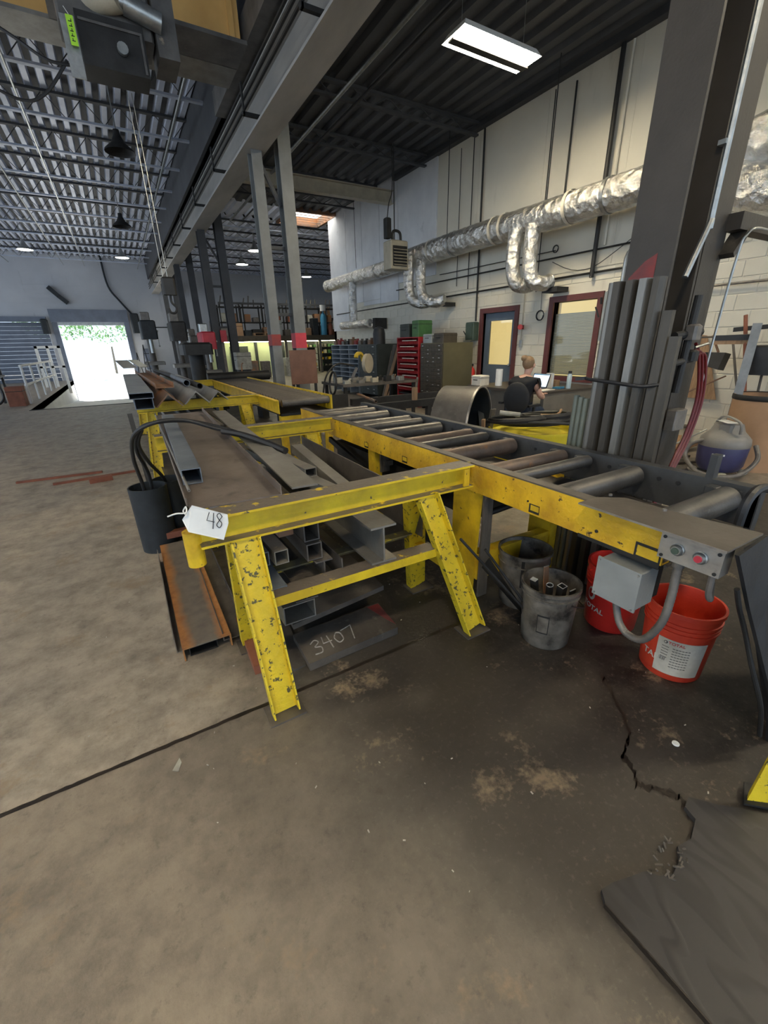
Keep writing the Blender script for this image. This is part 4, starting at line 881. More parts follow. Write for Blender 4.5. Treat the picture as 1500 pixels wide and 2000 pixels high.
wrap('label_frame', 'steel_dark', pa, P1, .122, .143, .345, ca - .32, ca + .12, .30, .62); wrap('label', 'pail', pa, P1, .122, .143, .345, ca - .29, ca + .09, .325, .595, .0028)
MB().tube(smoothpath([(P1[0] - .02, P1[1] - .14, .28), (P1[0] + .08, P1[1] - .15, .24), (P1[0] + .145, P1[1] - .06, .22), (P1[0] + .15, P1[1] + .03, .28)]), .003, 6).build('bail_handle', 'steel_dark', pa)
for k, a in enumerate((ca + .7, ca + 1.0)): MB().cyl((P1[0] + .139 * math.cos(a), P1[1] + .139 * math.sin(a), .285), (P1[0] + .146 * math.cos(a), P1[1] + .146 * math.sin(a), .285), .014, 12).build('ear', 'pail', pa)
def inpail(c, dx, dy, lean, L, label, kind, m='steel_dark', r=.02):
    b = V((c[0] + dx, c[1] + dy, .03)); t = b + V(lean) * L; o = root(kind, label, 'steel offcut', tuple(b))
    if kind == 'round_tube': MB().pipe(b, t, r, .004).build('tube', m, o); MB().pipe(t, t + V(lean) * .002, r, .004).build('cut_end', 'tube_end', o)
    elif kind == 'square_tube': MB().hollow(2 * r, 2 * r, .003, b, t).build('tube', m, o, 0); MB().hollow(2 * r, 2 * r, .003, t, t + V(lean) * .002).build('cut_end', 'tube_end', o, 0)
    else: MB().bar(b, t, 2 * r, 1.6 * r if kind == 'square_bar' else .006).build('bar', m, o, 0); MB().bar(t, t + V(lean) * .002, 2 * r, 1.6 * r if kind == 'square_bar' else .006).build('cut_end', 'tube_end', o, 0)
    return o
ln = V((-.26, -.12, .95)).normalized()
inpail(P1, .0, .05, V((-.24, -.02, .95)).normalized(), .34, 'solid bar with a bright white end in the nearest pail', 'square_bar', r=.016)
inpail(P1, .02, .01, V((-.16, -.08, .95)).normalized(), .315, 'round tube offcut with a bright ring end in the nearest pail', 'round_tube', r=.018)
inpail(P1, .05, -.02, V((-.10, -.10, .95)).normalized(), .31, 'square tube offcut with a bright outlined end in the nearest pail', 'square_tube', r=.018)
inpail(P1, .075, -.05, V((-.02, -.10, .95)).normalized(), .28, 'flat strip with a bright end in the nearest pail', 'flat_bar', r=.022)
inpail(P1, .06, .05, V((.02, .12, .95)).normalized(), .34, 'dark flat strip leaning on the back rim of the nearest pail', 'flat_bar', 'rust', r=.018)
solo('steel_rod', MB().cyl((1.66, 1.22, .06), (1.245, 1.42, .61), .007, 8), 'steel_dark', 'long thin rod leaning out of the nearest pail onto the sawhorse leg', 'steel bar')
solo('steel_rod', MB().cyl((1.67, 1.20, .05), (1.395, 1.40, .52), .007, 8), 'steel_dark', 'shorter thin rod leaning out of the nearest pail', 'steel bar')
solo('steel_offcut', slab(MB(), [(1.60, 1.26, .10), (1.64, 1.30, .10), (1.50, 1.47, .41), (1.38, 1.40, .42)], (.004, .004, 0)), 'steel_dark', 'wide flat offcut leaning out of the nearest pail', 'steel offcut', smooth=0)
P2 = (1.84, 1.52, 0)
pb = pail('metal_pail', 'grimy metal pail behind the nearest one, dark inside', P2, .125, .15, .36, 'pail', True, (.80,))
wrap('wire_mark', 'steel_dark', pb, P2, .125, .15, .36, ca + .0, ca + .12, .45, .95)
P3 = (2.10, 1.10, 0)
pc = pail('plastic_bucket', 'glossy red oil bucket half hidden behind the grey junction box', P3, .13, .15, .37, 'red', True)
c3 = math.atan2(-P3[1], -P3[0])
def ringmark(name, m, parent, c, r0, r1, hh, a, f, ra, rz, th=.35, off=.004):
    mb = MB(); vs = []; n = 20
    for k in range(n):
        t = 2 * PI * k / n
        for s in (1, 1 - th * (1 + .5 * math.cos(t))):
            ff = f + rz * s * math.sin(t) / hh; r = r0 + (r1 - r0) * ff + off; aa = a + ra * s * math.cos(t) / r
            vs.append((c[0] + r * math.cos(aa), c[1] + r * math.sin(aa), c[2] + hh * ff))
    mb.add(vs, [(2 * k, 2 * ((k + 1) % n), 2 * ((k + 1) % n) + 1, 2 * k + 1) for k in range(n)]); return mb.build(name, m, parent, 0)
ringmark('emblem', 'label', pc, P3, .13, .15, .37, c3 - .80, .56, .026, .040)
text_on('lettering', 'TOTAL', 'label', pc, P3, .13, .15, .37, c3 - .72, .30, .042, tilt=-.12)
MB().tube(smoothpath([(P3[0] - .13, P3[1] + .08, .33), (P3[0] - .12, P3[1] - .03, .395), (P3[0] - .03, P3[1] - .13, .40), (P3[0] + .08, P3[1] - .14, .34)]), .006, 8).build('bail_handle', 'red', pc)
P4 = (2.02, .73, 0)
pd = pail('plastic_bucket', 'open orange-red oil bucket with a dirty white label at the right', P4, .128, .15, .37, 'redor', True, (.72, .78, .84))
c4 = math.atan2(-P4[1], -P4[0])
wrap('label', 'label', pd, P4, .128, .15, .37, c4 - .45, c4 + .95, .10, .62)
ringmark('emblem', 'ink', pd, P4, .128, .15, .37, c4 - .22, .57, .008, .008, .4, .0034)
text_on('lettering', 'TOTAL', 'inkred', pd, P4, .128, .15, .37, c4 + .08, .555, .020, .003)
text_on('smear_lettering', 'TAL', 'label', pd, P4, .128, .15, .37, c4 - .62, .25, .045, .002)
lines = MB()
for f in (.50, .46, .42, .38, .34, .30, .26, .22):
    for s0, s1 in ((-.30, -.10), (.0, .50)):
        if f < .34 and s0 < -.2: continue
        for k in range(6):
            a, b = c4 + s0 + (s1 - s0) * k / 6, c4 + s0 + (s1 - s0) * (k + .8) / 6; r = .128 + .022 * f + .0028
            lines.add([(P4[0] + r * math.cos(t), P4[1] + r * math.sin(t), .37 * g) for t, g in ((a, f), (b, f), (b, f + .009), (a, f + .009))], [(0, 1, 2, 3)])
lines.build('small_print', 'ink', pd, 0)
bc = MB()
for k in range(9):
    a = c4 - .33 + k * .022 + (.006 if k % 3 else 0); r = .128 + .022 * .3 + .0028; wd = .012 if k % 2 else .006
    bc.add([(P4[0] + r * math.cos(t), P4[1] + r * math.sin(t), .37 * g) for t, g in ((a, .29), (a + wd, .29), (a + wd, .335), (a, .335))], [(0, 1, 2, 3)])
bc.build('barcode', 'ink', pd, 0)

# ------------------------------------------------------------ dark machine shroud and right foreground
sdm = root('machine_shroud', 'dark sheet-metal chute under the conveyor end at the right edge', 'machine', (2.3, .4, 0))
def sheetm(P, t): return slab(MB(), P, t)
sheetm([(1.50, .455, .875), (1.74, .47, .875), (2.35, .44, .70), (2.6, .36, .0), (1.90, .30, .0), (1.76, .32, .30), (1.62, .42, .66)], (.0, -.012, 0)).build('side_panel', 'black', sdm, 0)
MB().tube(smoothpath([(1.56, .44, .74), (1.60, .43, .66), (1.66, .41, .55), (1.69, .37, .42), (1.74, .32, .25), (1.78, .30, .10)]), .008, 8).build('edge_rod', 'steel_dark', sdm)
MB().tube(smoothpath([(1.98, .62, .80), (2.0, .62, .90), (2.10, .62, .93), (2.22, .60, .90)]), .018, 8).build('handle', 'black', sdm)
yl = root('machine_foot', 'yellow steel machine foot at the right edge on the sooty board', 'machine leg', (1.62, .2, 0))  # foot of a machine, not a whole stand
slab(MB(), [(1.53, .225, .022), (1.62, .15, .022), (1.66, .14, .30), (1.60, .22, .34)], (.02, .008, 0)).build('plate', 'yellow_leg', yl, 0)
slab(MB(), [(1.51, .225, .021), (1.61, .13, .021), (1.70, .16, .021), (1.60, .26, .021)], (0, 0, .008)).build('foot_plate', 'steel_dark', yl, 0)
bd = [(.865, .30), (.87, -.9), (2.4, -.9), (2.4, .02), (1.62, .075), (1.58, .135), (1.49, .225), (1.44, .27), (1.385, .335), (1.34, .325), (1.325, .285), (1.25, .262), (1.19, .272), (1.16, .25), (1.10, .24), (1.06, .258), (1.04, .285), (.99, .30), (.93, .318), (.885, .325)]
sb = root('plywood_sheet', 'soot-black plywood board with a broken corner on the floor at lower right', 'board', (1.3, 0, 0))
MB().poly(bd, 0.0005, .020).build('sheet', 'plaqueblk', sb, 0)
MB().poly([(.862, .30), (.862, -.9), (.870, -.9), (.873, .30)], 0.0, .0195).build('edge', 'stain', sb, 0)
spl = MB()
random.seed(3)
for k in range(22):
    x, y = 1.03 + random.random() * .17, .235 + random.random() * .06
    spl.bar((x, y, .018), (x + random.uniform(-.02, .02), y + random.uniform(-.015, .015), .026), .004, .004)
spl.build('splinters', 'woodgrey', sb, 0)['kind'] = 'stuff'
# crack in the topping
random.seed(11)
ck = []
base = [(1.68, .86), (1.645, .80), (1.59, .73), (1.54, .66), (1.47, .59), (1.41, .57), (1.355, .55), (1.34, .50), (1.29, .46), (1.33, .42), (1.375, .36), (1.36, .33)]
pts = []
for i in range(len(base) - 1):
    for k in range(9):
        t = k / 9; x = base[i][0] * (1 - t) + base[i + 1][0] * t; y = base[i][1] * (1 - t) + base[i + 1][1] * t
        pts.append((x + random.uniform(-.008, .008), y + random.uniform(-.006, .006), .003 + random.random() * .012))
cm = MB(); vs = []
for x, y, w_ in pts: vs += [(x - w_ * 1.5, y - w_ * .7, .0012), (x + w_ * 1.2, y + w_ * .5, .0012)]
cm.add(vs, [(2 * i, 2 * i + 1, 2 * i + 3, 2 * i + 2) for i in range(len(pts) - 1)])
cko = struct('trim_6', cm, 'stain', smooth=0)
jm = MB(); vs = []; n_ = 0; x = -4.0
while x < 2.2:
    vs += [(x, 1.526 - random.uniform(.001, .006), .0011), (x, 1.538 + random.uniform(.001, .007), .0011)]; n_ += 1; x += random.uniform(.015, .05)
jm.add(vs, [(2 * i, 2 * i + 1, 2 * i + 3, 2 * i + 2) for i in range(n_ - 1)]); struct('trim_8', jm, 'stain', smooth=0)
solo('bottle_cap', MB().lathe([(.001, .006), (.011, .006), (.013, .004), (.013, 0), (.001, 0)], (1.585, .475, 0), 16), 'white', 'small white round cap on the dark floor at right', 'cap')
random.seed(5)
chips = MB()
for k in range(90):
    x, y = random.uniform(-.9, 2.2), random.uniform(-.2, 3.0)
    s_ = random.uniform(.0015, .004); a = random.random() * PI
    chips.bar((x - s_ * math.cos(a), y - s_ * math.sin(a), .002), (x + s_ * math.cos(a) * 1.6, y + s_ * math.sin(a) * 1.6, .002), s_, .003)
tag(chips.build('floor_litter', 'litter', None, 0), 'tiny pale metal chips and crumbs scattered over the concrete floor', 'litter', kind='stuff')
solo('leaf', slab(MB(), [(-.15, 1.40, .001), (-.13, 1.385, .001), (-.115, 1.42, .001), (-.12, 1.445, .001)], (0, 0, .002)), 'offwhite', 'small pale leaf-like scrap on the floor left of the sawhorse leg', 'scrap', smooth=0)
# ------------------------------------------------------------ bundle and fittings at the near column
for i, (x, y, z1, r) in enumerate(((2.40, 1.745, 1.17, .019), (2.385, 1.70, 1.165, .019), (2.375, 1.657, 1.16, .019))):
    solo('steel_pipe', MB().pipe((x, y, 0), (x + .03, y, z1), r, .003, 14), 'grate', ['grey-green short pipe at the left of the upright bundle', 'grey-green short pipe second from the left in the upright bundle', 'grey-green short pipe third from the left, against the tall bundle'][i], 'pipe')
bl = [(2.37, 1.60, 1.775, .026, 'sheetbright', 'bright rounded upright tube at the left edge of the tall bundle'), ]
for x, y, z1, r, m, lb in bl: solo('upright_tube', MB().pipe((x, y, 0), (x + .02, y - .012, z1), r, .003, 20), m, lb, 'tube')
up = [(1.545, .060, 'sheet', 'broad upright channel second in the tall bundle on the column'), (1.475, .060, 'sheet', 'upright channel in the middle of the tall strapped bundle'), (1.405, .060, 'sheetbright', 'lighter upright channel right of the middle of the strapped bundle'), (1.338, .055, 'sheet', 'upright channel at the right of the tall strapped bundle')]
for y, w_, m, lb in up:
    solo('upright_channel', MB().ext([(-w_ / 2, 0), (-w_ / 2 + .012, .02), (w_ / 2 - .012, .02), (w_ / 2, 0), (w_ / 2, -.03), (w_ / 2 - .004, -.03), (w_ / 2 - .004, -.002), (w_ / 2 - .014, .016), (-w_ / 2 + .014, .016), (-w_ / 2 + .004, -.002), (-w_ / 2 + .004, -.03), (-w_ / 2, -.03)],
        (2.352, y, 0), (2.362, y, 1.775 - .004 * (1.6 - y)), (-1, 0, 0)), m, lb, 'steel channel')
for i, (y, z1) in enumerate(((1.27, 1.62), (1.215, 1.5))):
    solo('upright_bar', MB().bar((2.38, y, 0), (2.39, y, z1), .045, .03, (-1, 0, 0)), 'sheet', ['dark upright bar right of the strapped bundle', 'dark upright bar farthest right by the column, shorter'][i], 'steel bar')
solo('strap', MB().tube(smoothpath([(2.33, 1.635, 1.285), (2.318, 1.60, 1.28), (2.315, 1.45, 1.27), (2.318, 1.33, 1.262), (2.345, 1.29, 1.26), (2.39, 1.24, 1.27)]), .010, 6).bar((2.33, 1.63, 1.285), (2.30, 1.68, 1.278), .02, .018), 'black', 'black strap around the upright bundle at the near column', 'strap')
cdt = root('conduit_run', 'pale conduit running down the near column and kicking left', 'conduit', (2.70, 1.33, 1.3))
MB().tube(smoothpath([(2.72, 1.335, 5.0), (2.72, 1.335, 3.5), (2.72, 1.335, 2.12), (2.71, 1.33, 2.04), (2.62, 1.33, 1.86), (2.58, 1.33, 1.78)]), .014, 8).build('conduit', 'galv', cdt)
for z in (2.35, 2.9, 3.5, 4.1): MB().box(2.695, 2.745, 1.335, 1.37, z, z + .02).build('strap_clip', 'box_grey', cdt, 0)
solo('conduit', MB().tube(smoothpath([(3.5, 1.24, 2.0), (3.12, 1.27, 2.03), (3.03, 1.29, 2.0), (3.0, 1.30, 1.90), (2.985, 1.31, 1.4), (2.98, 1.31, .9)]), .0065, 8), 'galv', 'thin pipe bending down beside the right edge of the near column', 'conduit')
solo('column_strut', MB().box(2.96, 4.6, 1.30, 1.38, 2.02, 2.10).bar((2.96, 1.34, 1.90), (3.10, 1.34, 2.06), .08, .03), 'col', 'horizontal steel arm leaving the near column to the right', 'beam')
vl = root('valve_cluster', 'dark pipe fittings and valve on the near column face', 'valve', (2.66, 1.32, 1.3))
MB().tube([(2.60, 1.33, 1.50), (2.82, 1.31, 1.52)], .022, 10).tube([(2.70, 1.31, 1.20), (2.72, 1.31, 1.70)], .02, 10).tube([(2.60, 1.31, 1.36), (2.80, 1.31, 1.38)], .018, 10).build('pipework', 'steel_dark', vl)
MB().bev(2.68, 2.75, 1.265, 1.33, 1.48, 1.56, .012).build('valve_body', 'conduit', vl); MB().bev(2.73, 2.79, 1.27, 1.33, 1.37, 1.43, .012).build('regulator', 'steel_dark', vl)
MB().tube([(2.76, 1.29, 1.44), (2.85, 1.27, 1.46)], .007, 6).build('valve_lever', 'galv', vl)
MB().bev(2.55, 2.63, 1.30, 1.36, 1.28, 1.42, .006).build('switch_box', 'steel_dark', vl)
MB().bev(2.73, 2.85, 1.29, 1.35, .98, 1.10, .006).build('filter_bowl', 'conduit', vl)
for k, x in enumerate((2.60, 2.64)):
    solo('conduit', MB().tube([(x, 1.345, 0), (x, 1.345, 1.28 - .2 * k)], .011, 8), 'grate', ['thin upright conduit at the right of the near column, left one', 'thin upright conduit at the right of the near column, right one'][k], 'conduit')
for k in range(3):
    d = .035 * k
    solo('red_hose', MB().tube(smoothpath([(2.80, 1.31, 1.46 - d), (2.87 + d, 1.31, 1.39), (2.94 + d, 1.30, 1.16), (2.91 + d, 1.30, .95), (2.83 + d, 1.30, .78), (2.71 + .3 * d, 1.30, .5), (2.67 + d, 1.30, .1)]), .0085, 8), 'hose_red', ['dark red air hose hanging at the near column, innermost loop', 'dark red air hose hanging at the near column, middle loop', 'dark red air hose hanging at the near column, outermost loop'][k], 'hose')
MB().box(CX1 - .03, CX1 + .015, .845, .875, CZ, CZ + .11).build('stop_post', 'rail_grey', cv, 0)

# ------------------------------------------------------------ ducts
dc = root('foil_duct', 'long silver foil-wrapped duct along the white wall with down-turned branches', 'duct', (6.7, 8, 3.4))
random.seed(2)
def duct(path, r, seg=20, n=14, wob=.02):
    P = smoothpath(path, n); rr = [r * (1 + random.uniform(-wob, wob)) for _ in P]; return MB().tube(P, rr, seg)
duct([(6.72, 15.15, 3.36), (6.72, 13, 3.37), (6.72, 11, 3.38), (6.70, 9.95, 3.40)], .185).build('trunk', 'foil', dc)
duct([(6.70, 9.95, 3.42), (6.68, 8, 3.44), (6.68, 6, 3.43), (6.68, 4.3, 3.44), (6.68, 3.35, 3.45)], .225, 24, 22).build('trunk', 'foil', dc)
for k, (y, x) in enumerate(((9.75, 6.50), (9.42, 6.62))):
    duct([(x, y, 3.40), (x - .02, y, 3.05), (x - .02, y - .02, 2.70), (x, y - .15, 2.47), (x + .12, y - .40, 2.38), (x + .25, y - .62, 2.42)], .125, 16).build('branch', 'foil', dc)
for k, (y, x) in enumerate(((6.38, 6.52), (6.02, 6.56))):
    duct([(x, y, 3.32), (x - .02, y, 2.95), (x - .02, y - .02, 2.68), (x + .02, y - .08, 2.47), (x + .18, y - .16, 2.42), (x + .33, y - .2, 2.46)], .125, 16).build('branch', 'foil', dc)
duct([(6.66, 13.15, 3.25), (6.66, 13.15, 2.7), (6.66, 13.15, 2.15)], .115, 14, 8).build('branch', 'foil', dc)
duct([(6.66, 14.0, 2.06), (6.66, 13.0, 2.06), (6.66, 12.1, 2.06)], .125, 14, 8).build('outlet', 'foil', dc)
duct([(6.68, 3.5, 3.46), (6.66, 2.7, 3.55), (6.60, 2.1, 3.85), (6.5, 1.7, 4.4), (6.5, 1.6, 5.4)], .26, 24, 12).build('riser', 'foil', dc)
duct([(6.68, 3.35, 3.42), (6.62, 3.0, 3.10), (6.60, 2.4, 2.98), (6.60, 1.2, 2.98), (6.6, .4, 3.0)], .25, 24, 12).build('lower_trunk', 'foil', dc)
for y in (5.35, 6.75, 7.0, 8.25, 9.0, 4.7): MB().tube([(6.68, y, 3.44), (6.68, y + .06, 3.44)], .236, 24, False).build('tape_band', 'galv' if y in (8.25, 4.7) else 'label', dc)
for y in (12.9, 11.6): MB().tube([(6.72, y, 3.37), (6.72, y + .05, 3.37)], .196, 20, False).build('tape_band', 'galv', dc)
for k, y in enumerate((4.0, 5.9, 8.55, 12.9)):
    MB().tube([(6.68, y, 3.6), (6.68, y, 5.5)], .009 if y != 12.9 else .006, 6).build('hanger', 'steel_dark', dc)
for q in ((6.85, 7.15, 5.62, 5.95, 2.28, 2.36), (6.85, 7.15, 8.75, 9.0, 2.28, 2.36), (6.75, 7.15, 11.95, 12.1, 1.9, 2.2)): MB().box(*q).build('wall_collar', 'steel_dark', dc, 0)
# wall pipes
def wp(name, pts, r, m, label, cat='pipe'): return solo(name, MB().tube(smoothpath(pts, 3) if len(pts) > 2 else pts, r, 8), m, label, cat)
wp('drain_pipe', [(7.12, 5.17, 5.4), (7.12, 5.17, 2.45)], .035, 'steel_dark', 'thick dark vertical pipe on the wall between window and duct')
wp('wall_conduit', [(7.17, 5.05, 5.4), (7.17, 5.05, 2.9)], .018, 'plaster', 'thin pale pipe just right of the thick dark wall pipe')
wp('wall_conduit', [(7.16, 6.36, 5.35), (7.16, 6.36, 2.35)], .009, 'steel_dark', 'thin dark rod down the wall above the office door')
wp('wall_conduit', [(7.16, 5.95, 5.3), (7.16, 5.95, 3.5)], .015, 'steel_dark', 'dark conduit between the thin rod and the thick wall pipe')
wp('wall_conduit', [(7.16, 8.05, 5.4), (7.16, 8.02, 1.92)], .020, 'steel_dark', 'dark vertical conduit down to the green switch box')
wp('wall_conduit', [(7.16, 8.35, 5.35), (7.16, 8.35, 2.6)], .010, 'steel_dark', 'thin conduit left of the one above the green switch box')
wp('wall_conduit', [(7.16, 8.75, 5.3), (7.16, 8.75, 2.7)], .008, 'steel_dark', 'thinnest rod on the wall near the heater')
wp('wall_conduit', [(7.16, 15.5, 2.50), (7.16, 4.3, 2.53)], .016, 'steel_dark', 'long dark horizontal conduit just above the door heads')
wp('wall_conduit', [(7.16, 11.4, 2.88), (7.16, 4.4, 2.86)], .014, 'steel_dark', 'dark horizontal conduit higher on the wall under the duct')
wp('wall_conduit', [(7.16, 9.4, 3.02), (7.16, 6.0, 2.98)], .008, 'black', 'thin black cable strung above the upper conduit')
wp('wall_conduit', [(7.12, 1.0, 2.12), (7.12, 4.0, 2.13)], .016, 'conduit', 'horizontal pipe on the wall right of the near column')
wp('wall_conduit', [(7.14, 4.62, 2.2), (7.14, 4.62, 2.5), (7.12, 4.58, 2.72), (7.1, 4.40, 2.80), (7.1, 4.1, 2.80)], .028, 'galv', 'bent pale conduit rising from the grey panel box')
wp('hanging_cable', [(7.13, 6.02, 2.80), (7.13, 5.6, 2.62), (7.13, 5.2, 2.60), (7.13, 4.8, 2.78), (7.13, 4.5, 2.95)], .006, 'black', 'thin slack cable drooping under the duct', 'cable')
wp('wall_conduit', [(7.17, 6.64, 2.5), (7.17, 6.64, 1.45)], .009, 'cream', 'thin pale conduit between office door and window')
def coil(c, r, n, rr, m, name, label, nx=(1, 0, 0), cat='cable', sq=.25):
    mb = MB(); c = V(c); nx = V(nx).normalized(); a = nx.cross(V((0, 0, 1))).normalized() if abs(nx.z) < .9 else V((1, 0, 0)); b = nx.cross(a)
    P = [c + (a * math.cos(t) + b * math.sin(t)) * (r * (1 + .06 * math.sin(t * .37 + k))) + nx * (sq * r * math.sin(t * .13)) for k in [0] for t in [2 * PI * i / 18 for i in range(18 * n + 1)]]
    return solo(name, mb.tube(P, rr, 6), m, label, cat)
coil((7.12, 6.18, 1.93), .085, 3, .008, 'black', 'wire_coil', 'small black wire coil hanging left of the office window')
coil((7.12, 5.98, 3.0), .055, 2, .008, 'black', 'wire_coil', 'small black coil high on the wall under the duct')
wp('hanging_cable', [(7.14, 6.2, 2.5), (7.13, 6.17, 2.02)], .005, 'black', 'short cord holding the wire coil', 'cable')
al = root('alarm_horn', 'small red alarm horn on the wall between office door and window', 'alarm', (7.1, 6.6, 1.7))
MB().bev(7.12, 7.19, 6.60, 6.68, 1.70, 1.78, .006).build('base', 'redpaint', al); MB().tube([(7.12, 6.61, 1.74), (7.03, 6.56, 1.74)], [.025, .05], 14).build('horn', 'red', al)
solo('light_switch', MB().bev(7.15, 7.19, 6.60, 6.67, 1.36, 1.50, .006), 'box_grey', 'small grey switch box under the red alarm', 'switch')
g = root('switch_box', 'green electrical switch box on the wall left of the office door', 'switch box', (7.1, 8.05, 1.5))
MB().bev(7.02, 7.19, 7.93, 8.20, 1.52, 1.90, .012).build('body', 'greenbox', g); MB().box(7.0, 7.02, 7.96, 8.17, 1.56, 1.86).build('cover', 'greenbox', g, 0); MB().bar((7.08, 8.22, 1.60), (7.04, 8.28, 1.72), .03, .02).build('lever', 'steel_dark', g)
g = root('panel_box', 'grey electrical panel on the wall right of the window', 'panel', (7.1, 4.6, 1.5))
MB().bev(7.0, 7.19, 4.40, 4.80, 1.46, 2.20, .012).build('body', 'box_grey', g); MB().box(6.985, 7.0, 4.43, 4.77, 1.50, 2.16).build('cover', 'box_grey', g, 0); MB().bar((6.99, 4.83, 1.82), (6.97, 4.90, 1.98), .03, .02).bar((7.02, 4.84, 2.02), (7.0, 4.84, 2.12), .02, .03).build('lever', 'steel_dark', g)
g = root('fire_extinguisher', 'red fire extinguisher hanging on the wall left of the office door', 'extinguisher', (7.08, 7.95, .52))
MB().lathe([(.001, 0), (.075, 0), (.08, .02), (.08, .34), (.06, .40), (.025, .43), (.025, .46), (.001, .46)], (7.08, 7.98, .50), 18).build('cylinder', 'red', g)
MB().bev(7.05, 7.11, 7.95, 8.01, .96, 1.0, .006).bar((7.06, 7.98, 1.01), (7.0, 7.98, 1.05), .02, .01).build('valve', 'steel_dark', g)
MB().tube(smoothpath([(7.06, 8.0, .97), (7.02, 8.07, .92), (7.03, 8.08, .75), (7.05, 8.07, .62)]), .010, 8).build('hose', 'black', g); wrap('label', 'paper', g, (7.08, 7.98, .50), .08, .08, .46, PI - .9, PI + .9, .3, .6)
solo('steel_bar', MB().bar((7.0, 8.42, 0), (7.14, 8.16, 1.24), .04, .06), 'steel_dark', 'dark bar leaning on the wall beside the fire extinguisher', 'steel bar')
# unit heater
g = root('unit_heater', 'tan unit heater with louvers hanging before the white wall', 'heater', (6.1, 9.65, 3.1))
MB().bev(5.83, 6.30, 9.5, 9.85, 3.10, 3.68, .02).build('body', 'cream', g); MB().box(5.88, 6.25, 9.47, 9.5, 3.16, 3.56).build('grille', 'steel_dark', g, 0)
for k in range(6): MB().add([(5.88, 9.465, 3.18 + k * .062), (6.25, 9.465, 3.18 + k * .062), (6.25, 9.43, 3.145 + k * .062 + .02), (5.88, 9.43, 3.145 + k * .062 + .02), (5.88, 9.47, 3.19 + k * .062), (6.25, 9.47, 3.19 + k * .062), (6.25, 9.435, 3.155 + k * .062 + .02), (5.88, 9.435, 3.155 + k * .062 + .02)], [(3, 2, 1, 0), (4, 5, 6, 7), (0, 1, 5, 4), (1, 2, 6, 5), (2, 3, 7, 6), (3, 0, 4, 7)]).build('louver', 'cream', g, 0)
MB().tube(smoothpath([(6.0, 9.7, 3.68), (6.0, 9.7, 3.85), (6.08, 9.7, 3.9), (6.2, 9.7, 3.86), (6.22, 9.7, 3.68)]), .03, 8).build('flue', 'steel_dark', g)
MB().bev(5.78, 5.92, 9.6, 9.75, 3.72, 4.12, .02).build('motor', 'steel_dark', g)
MB().tube([(6.05, 9.7, 3.7), (6.05, 9.7, 5.5)], .012, 6).tube(smoothpath([(5.85, 9.68, 4.1), (5.90, 9.68, 4.4), (6.0, 9.69, 4.7), (6.0, 9.69, 5.5)]), .010, 6).build('hanger', 'steel_dark', g)

# ------------------------------------------------------------ cabinets along the wall
def cabinet(name, label, x0, x1, y0, y1, z0, z1, mb_, md, rows, cols, lab=True, base=.12, cat='cabinet', gapx=.006):
    o = root(name, label, cat, ((x0 + x1) / 2, (y0 + y1) / 2, z0))
    MB().box(x0 + .02, x1, y0, y1, z0 + base, z1).build('body', mb_, o, 0)
    for q in (y0 + .02, y1 - .07): MB().box(x0 + .06, x1, q, q + .05, z0, z0 + base).build('plinth', 'steel_dark', o, 0)
    H = (z1 - z0 - base - .03) / rows; W = (y1 - y0 - .04) / cols; d = None
    for r in range(rows):
        for c in range(cols):
            p = V((x0, y0 + .02 + c * W, z0 + base + .015 + r * H))
            if d is None:
                d = MB().bev(-.0, .018, gapx / 2, W - gapx / 2, .004, H - .004, .003).box(-.012, 0, W * .35, W * .65, H * .35, H * .55); d.v = [v + V(o['_w']) for v in d.v]
                d = d.build('drawer', md, o, 0); q = d
                l = MB().box(-.0135, -.012, W * .36, W * .64, H * .38, H * .52); l.v = [v + V(o['_w']) for v in l.v]; ld = l.build('label_holder', 'tube_end', None, 0); ld.data.transform(Matrix.Translation(-V(o['_w']))); ld.parent = d; first = (d, ld)
            else:
                q = first[0].copy(); COL.objects.link(q)
            q.location = p - V(o['_w'])
            if q is not first[0] and lab and random.random() < lab:
                l = first[1].copy(); COL.objects.link(l); l.parent = q
    return o
random.seed(4)
cabinet('drawer_cabinet', 'olive drawer cabinet nearest the office door, many small drawers', 6.1, 6.95, 7.83, 8.70, 0, 1.48, 'olive', 'olived', 16, 4, .35)
cabinet('drawer_cabinet', 'dark grey-green drawer cabinet left of the leaning boards', 6.1, 7.0, 10.75, 11.85, 0, 1.48, 'dkgreen', 'dkgreen', 14, 3, .12)
g = root('bin_rack', 'red bin rack with rows of small red bins beside the olive cabinet', 'rack', (6.4, 9.26, 0))
for y in (8.80, 9.73): MB().box(6.12, 6.6, y - .012, y + .012, 0, 1.62).build('side_frame', 'binred', g, 0)
MB().box(6.58, 6.6, 8.8, 9.73, .25, 1.62).box(6.12, 6.6, 8.8, 9.73, 1.60, 1.62).build('back_panel', 'binred', g, 0)
MB().box(6.14, 6.6, 8.82, 9.72, .10, .13).box(6.14, 6.6, 8.82, 9.72, .28, .31).build('low_shelf', 'steel_dark', g, 0)
bp_ = None
